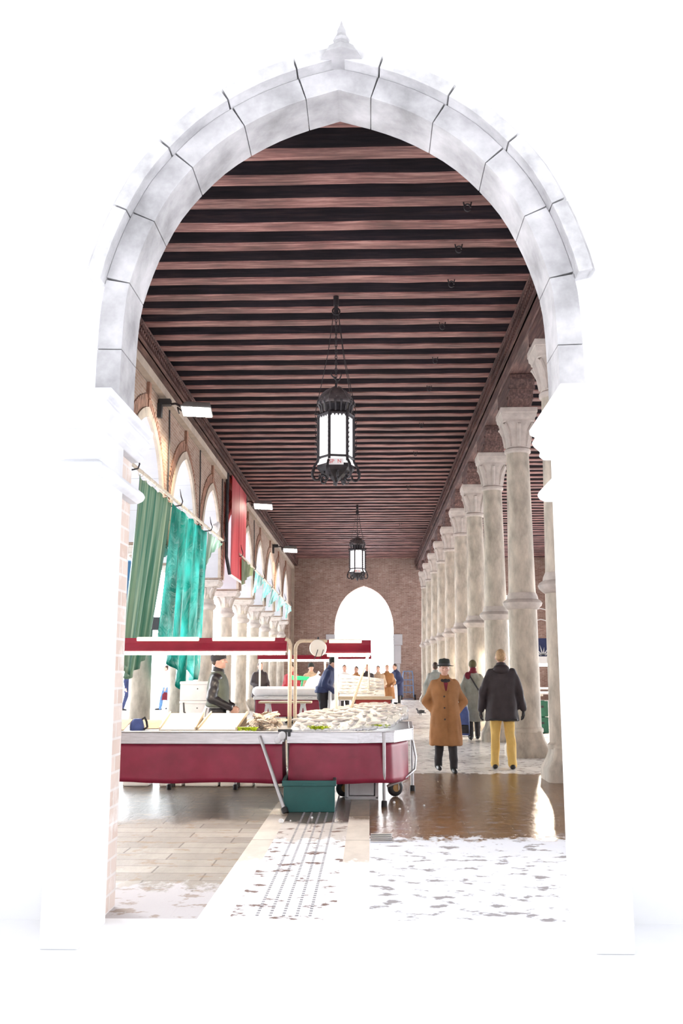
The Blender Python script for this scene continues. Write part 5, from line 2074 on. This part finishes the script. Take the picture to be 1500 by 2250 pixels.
person('person in a tan overcoat and dark brimmed hat, hands in pockets, walking towards the entrance', (1.17, 14.85, 0), 0.05, 1.68, 'tan', 'black_cloth', 'rubber', POCK,
       ((0.115, -0.10, 0.0), (-0.11, 0.10, 0.03)), 'long', 0.42, ('brim', 'black_hat'), 'brown_hair', extra=tan_extra, wide=1.02)


def hood_extra(t, rl, rh, xf):
    b = MB()
    b.ell((0, 0.10, 1.46), (0.125, 0.07, 0.075), (0.5, 0, 0), 16, 10)
    b.ell((0, 0.05, 1.49), (0.11, 0.075, 0.05), None, 16, 10)
    obj('hood', remesh(b, 0.013, 3), M['black_jacket'], t, True)
    b = MB()
    b.cap((-0.2, 0.165, 0.72), (0.2, 0.165, 0.72), 0.012, 0.012)
    b.build('hem_band', M['leather'], t, True)


person('person in dark hooded jacket and mustard trousers walking away beside the second column', (2.13, 15.4, 0), PI - 0.08, 1.88, 'black_jacket', 'yellow_trousers', 'rubber',
       (((0.285, 0.02, 1.13), (0.315, -0.04, 0.86)), ((-0.275, 0.02, 1.13), (-0.31, -0.03, 0.87))), ((0.125, -0.02, 0.0), (-0.13, 0.05, 0.0)), 'jacket', 0.70, None, 'blond', extra=hood_extra, wide=1.05, gloves='black_cloth')


def scarf_extra(t, rl, rh, xf):
    b = MB()
    b.ell((0, 0.01, 1.51), (0.10, 0.10, 0.05), None, 16, 10)
    b.ell((0.12, 0.09, 1.43), (0.085, 0.05, 0.09), (0.3, 0, 0.4), 12, 8)
    b.ell((0, 0.06, 1.57), (0.075, 0.065, 0.06), None, 12, 8)
    obj('scarf', remesh(b, 0.013, 2), M['maroon'], t, True)
    b = MB()
    b.tube([(0.11, 0.02, 1.475), (0.08, 0.125, 1.42), (-0.03, 0.175, 1.22), (-0.15, 0.165, 1.04), (-0.215, 0.10, 0.94)], 0.016, 6)
    b.build('shoulder_strap', M['black_cloth'], t, True)


person('person in a long grey coat with maroon scarf and shoulder strap, pulling a blue trolley', (2.38, 21.9, 0), PI, 1.75, 'grey_coat', 'black_cloth', 'rubber',
       (((0.265, 0.06, 1.13), (0.285, 0.22, 0.90)), ((-0.27, 0.02, 1.12), (-0.275, -0.06, 0.86))), ((0.09, 0.06, 0.0), (-0.09, -0.12, 0.0)), 'long', 0.40, ('cap', 'olive_hat'), 'brown_hair', extra=scarf_extra, wide=0.98)
t = thing('shopping_trolley', 'blue wheeled shopping trolley pulled along behind the grey coat', 'trolley', (2.06, 21.45, 0), -0.1)
b = MB()
b.torso([(0, 0.02, 0.12, 0.165, 0.11), (0, 0.02, 0.3, 0.175, 0.125), (0, 0.07, 0.62, 0.165, 0.12), (0, 0.09, 0.74, 0.13, 0.09)], 20, 4)
b.build('bag', M['blue_bag'], t, True)
b = MB()
b.torso([(0, 0.0, 0.13, 0.155, 0.06), (0, -0.05, 0.20, 0.155, 0.08), (0, -0.05, 0.33, 0.15, 0.08), (0, 0.0, 0.38, 0.14, 0.05)], 16, 4)
b.build('pocket', M['black_cloth'], t, True)
b = MB()
b.tube([(-0.13, 0.13, 0.08), (-0.13, 0.2, 0.7), (-0.10, 0.28, 0.93), (0.10, 0.28, 0.93), (0.13, 0.2, 0.7), (0.13, 0.13, 0.08)], 0.011, 6)
b.tube([(-0.2, 0.08, 0.085), (0.2, 0.08, 0.085)], 0.01, 6)
b.build('frame', M['steel'], t, True)
for s_ in (-0.2, 0.2):
    b = MB()
    b.lathe([(0.012, -0.015), (0.08, -0.015), (0.083, 0), (0.08, 0.015), (0.012, 0.015)], 18)
    b.v = [(s_ + z, 0.08 + x, 0.085 + y) for x, y, z in b.v]
    b.build('wheel', M['rubber'], t, True)
person('person with black hair and a grey coat walking away beyond the tan overcoat', (1.80, 26.0, 0), PI, 1.76, 'grey_light', 'black_cloth', 'rubber', DOWN, ((0.09, 0.08, 0.0), (-0.09, -0.1, 0.0)), 'long', 0.50, None, 'black_hat' if False else 'brown_hair', near=False, wide=1.0)


def vendor_extra(t, rl, rh, xf):
    b = MB()
    rings = []
    for z in (1.00, 1.045):
        rings.append([(0.218 * math.cos(a), 0.163 * math.sin(a), z) for a in [2 * PI * i / 28 for i in range(28)]])
    b.loft(rings)
    b.build('apron_tie', M['apron'], t, True)
    b = MB()
    b.torso([(0.0, -0.155, 0.45, 0.19, 0.03), (0, -0.17, 0.75, 0.20, 0.03), (0, -0.165, 1.02, 0.17, 0.03)], 18, 4)
    b.build('apron', M['apron'], t, True)
    b = MB()
    b.tube([(0.0, 0.155, 1.02), (-0.03, 0.18, 0.93), (-0.02, 0.185, 0.80)], [0.02, 0.022, 0.03], 6)
    b.build('tie_end', M['apron'], t, True)
    b = MB()
    rings = [[(q * math.cos(a), 0.006 + q * math.sin(a), z + 0.022 * math.sin(a)) for a in [2 * PI * i / 20 for i in range(20)]] for z, q in ((1.470, 0.098), (1.482, 0.099), (1.484, 0.09))]
    b.loft(rings)
    b.build('white_neckband', M['white_shirt'], t, True)


person('vendor in black knit cap, olive vest and leather sleeves behind the long table', (-2.17, 13.5, 0), PI / 2, 1.80, 'vest', 'black_cloth', 'rubber',
       (((0.265, 0.05, 1.13), (0.13, -0.19, 1.0)), ((-0.265, 0.05, 1.13), (-0.13, -0.19, 1.0))), coat='vest', hem=1.03, hat=('cap', 'black_cloth'), hair='brown_hair', sleeves='leather', extra=vendor_extra, wide=1.12)


def apron_extra(t, rl, rh, xf):
    b = MB()
    b.torso([(0.0, -0.14, 0.30, 0.20, 0.03), (0, -0.165, 0.75, 0.21, 0.03), (0, -0.16, 1.02, 0.17, 0.03)], 18, 4)
    b.build('apron', M['apron'], t, True)
    b = MB()
    b.loft([[(0.215 * math.cos(a), 0.16 * math.sin(a), z) for a in [2 * PI * i / 28 for i in range(28)]] for z in (1.01, 1.04)])
    b.build('apron_tie', M['apron'], t, True)


person('person in dark jumper and long white apron bending in front of the far stall', (-1.12, 22.4, 0), PI / 2, 1.90, 'navy', 'black_cloth', 'rubber', FWD, coat='jacket', hem=0.95, hat=('cap', 'black_hat'), hair='brown_hair', lean=0.35, extra=apron_extra, near=False)
person('person in a black coat standing behind the far stall near the brick wall', (-3.28, 28.2, 0), 0.5, 1.78, 'black_jacket', 'black_cloth', 'rubber', FWD, hem=0.75, hair='brown_hair', near=False, wide=1.1)
person('person in a red jumper behind the far stall, hidden in part by the awning posts', (-2.35, 28.3, 0), -0.3, 1.72, 'red_cloth', 'black_cloth', 'rubber', FWD, hem=0.85, hair='brown_hair', near=False)
person('person in a beige coat behind the green scoop at the far stall', (-1.78, 28.6, 0), 0.4, 1.74, 'beige_cloth', 'black_cloth', 'rubber', FWD, hem=0.75, hat=('cap', 'black_hat'), hair='brown_hair', near=False, wide=1.05)
CR = [(-0.82, 30.6, 0.2, 1.72, 'white_shirt', 'brown_hair', 'person in a white jacket at the back of the fish display, nearest the bending vendor'),
      (-0.45, 31.4, -0.4, 1.68, 'rust_cloth', 'brown_hair', 'person in a rust coat second in the row behind the fish display'),
      (-0.08, 30.8, 0.3, 1.74, 'black_jacket', 'blond', 'person with sandy hair and a black jacket behind the fish display'),
      (0.28, 31.8, -0.2, 1.70, 'beige_cloth', 'brown_hair', 'person in a beige coat behind the fish display, beside the one with sandy hair'),
      (0.60, 32.6, 0.1, 1.73, 'tan', 'blond', 'person in a light brown coat at the aisle end of the fish display')]
for x, y, rz, h, mm, hr, lb in CR:
    person(lb, (x, y, 0), rz, h, mm, 'black_cloth', 'rubber', FWD, hem=0.6, coat='long' if mm in ('tan', 'rust_cloth') else 'jacket', hair=hr, near=False, wide=1.05, group='shoppers behind the fish display')


def grey_apron(t, rl, rh, xf):
    b = MB()
    b.torso([(0.0, -0.16, 0.35, 0.19, 0.03), (0, -0.185, 0.8, 0.20, 0.03), (0, -0.165, 1.25, 0.12, 0.03)], 18, 4)
    b.build('apron', M['white_shirt'], t, True)


person('person in a dark blue grey coat with a pale front, stooping beside the fish stall', (1.05, 36.0, 0), -0.9, 1.80, 'navy', 'black_cloth', 'rubber', FWD, hem=0.6, hair='brown_hair', lean=0.18, extra=grey_apron, near=False, wide=1.1)
person('person in a dark navy coat walking on the white ground outside the arcade', (-9.25, 36.2, 0), 1.2, 1.75, 'navy', 'navy', 'rubber', DOWN, ((0.1, -0.2, 0.0), (-0.1, 0.22, 0.02)), hem=0.70, hair='brown_hair', near=False)


def bag_extra(t, rl, rh, xf):
    b = MB()
    b.torso([(0.33, -0.03, 0.40, 0.06, 0.14), (0.33, -0.03, 0.62, 0.05, 0.12), (0.32, -0.03, 0.70, 0.015, 0.05)], 14)
    b.build('handbag', M['maroon'], t, True)


person('person in a white top and blue jeans walking outside the arcade with a dark bag', (-8.1, 37.4, 0), -1.3, 1.74, 'white_shirt', 'denim', 'rubber', DOWN, ((0.1, -0.22, 0.0), (-0.1, 0.2, 0.02)), hem=0.90, hair='brown_hair', near=False, extra=bag_extra)
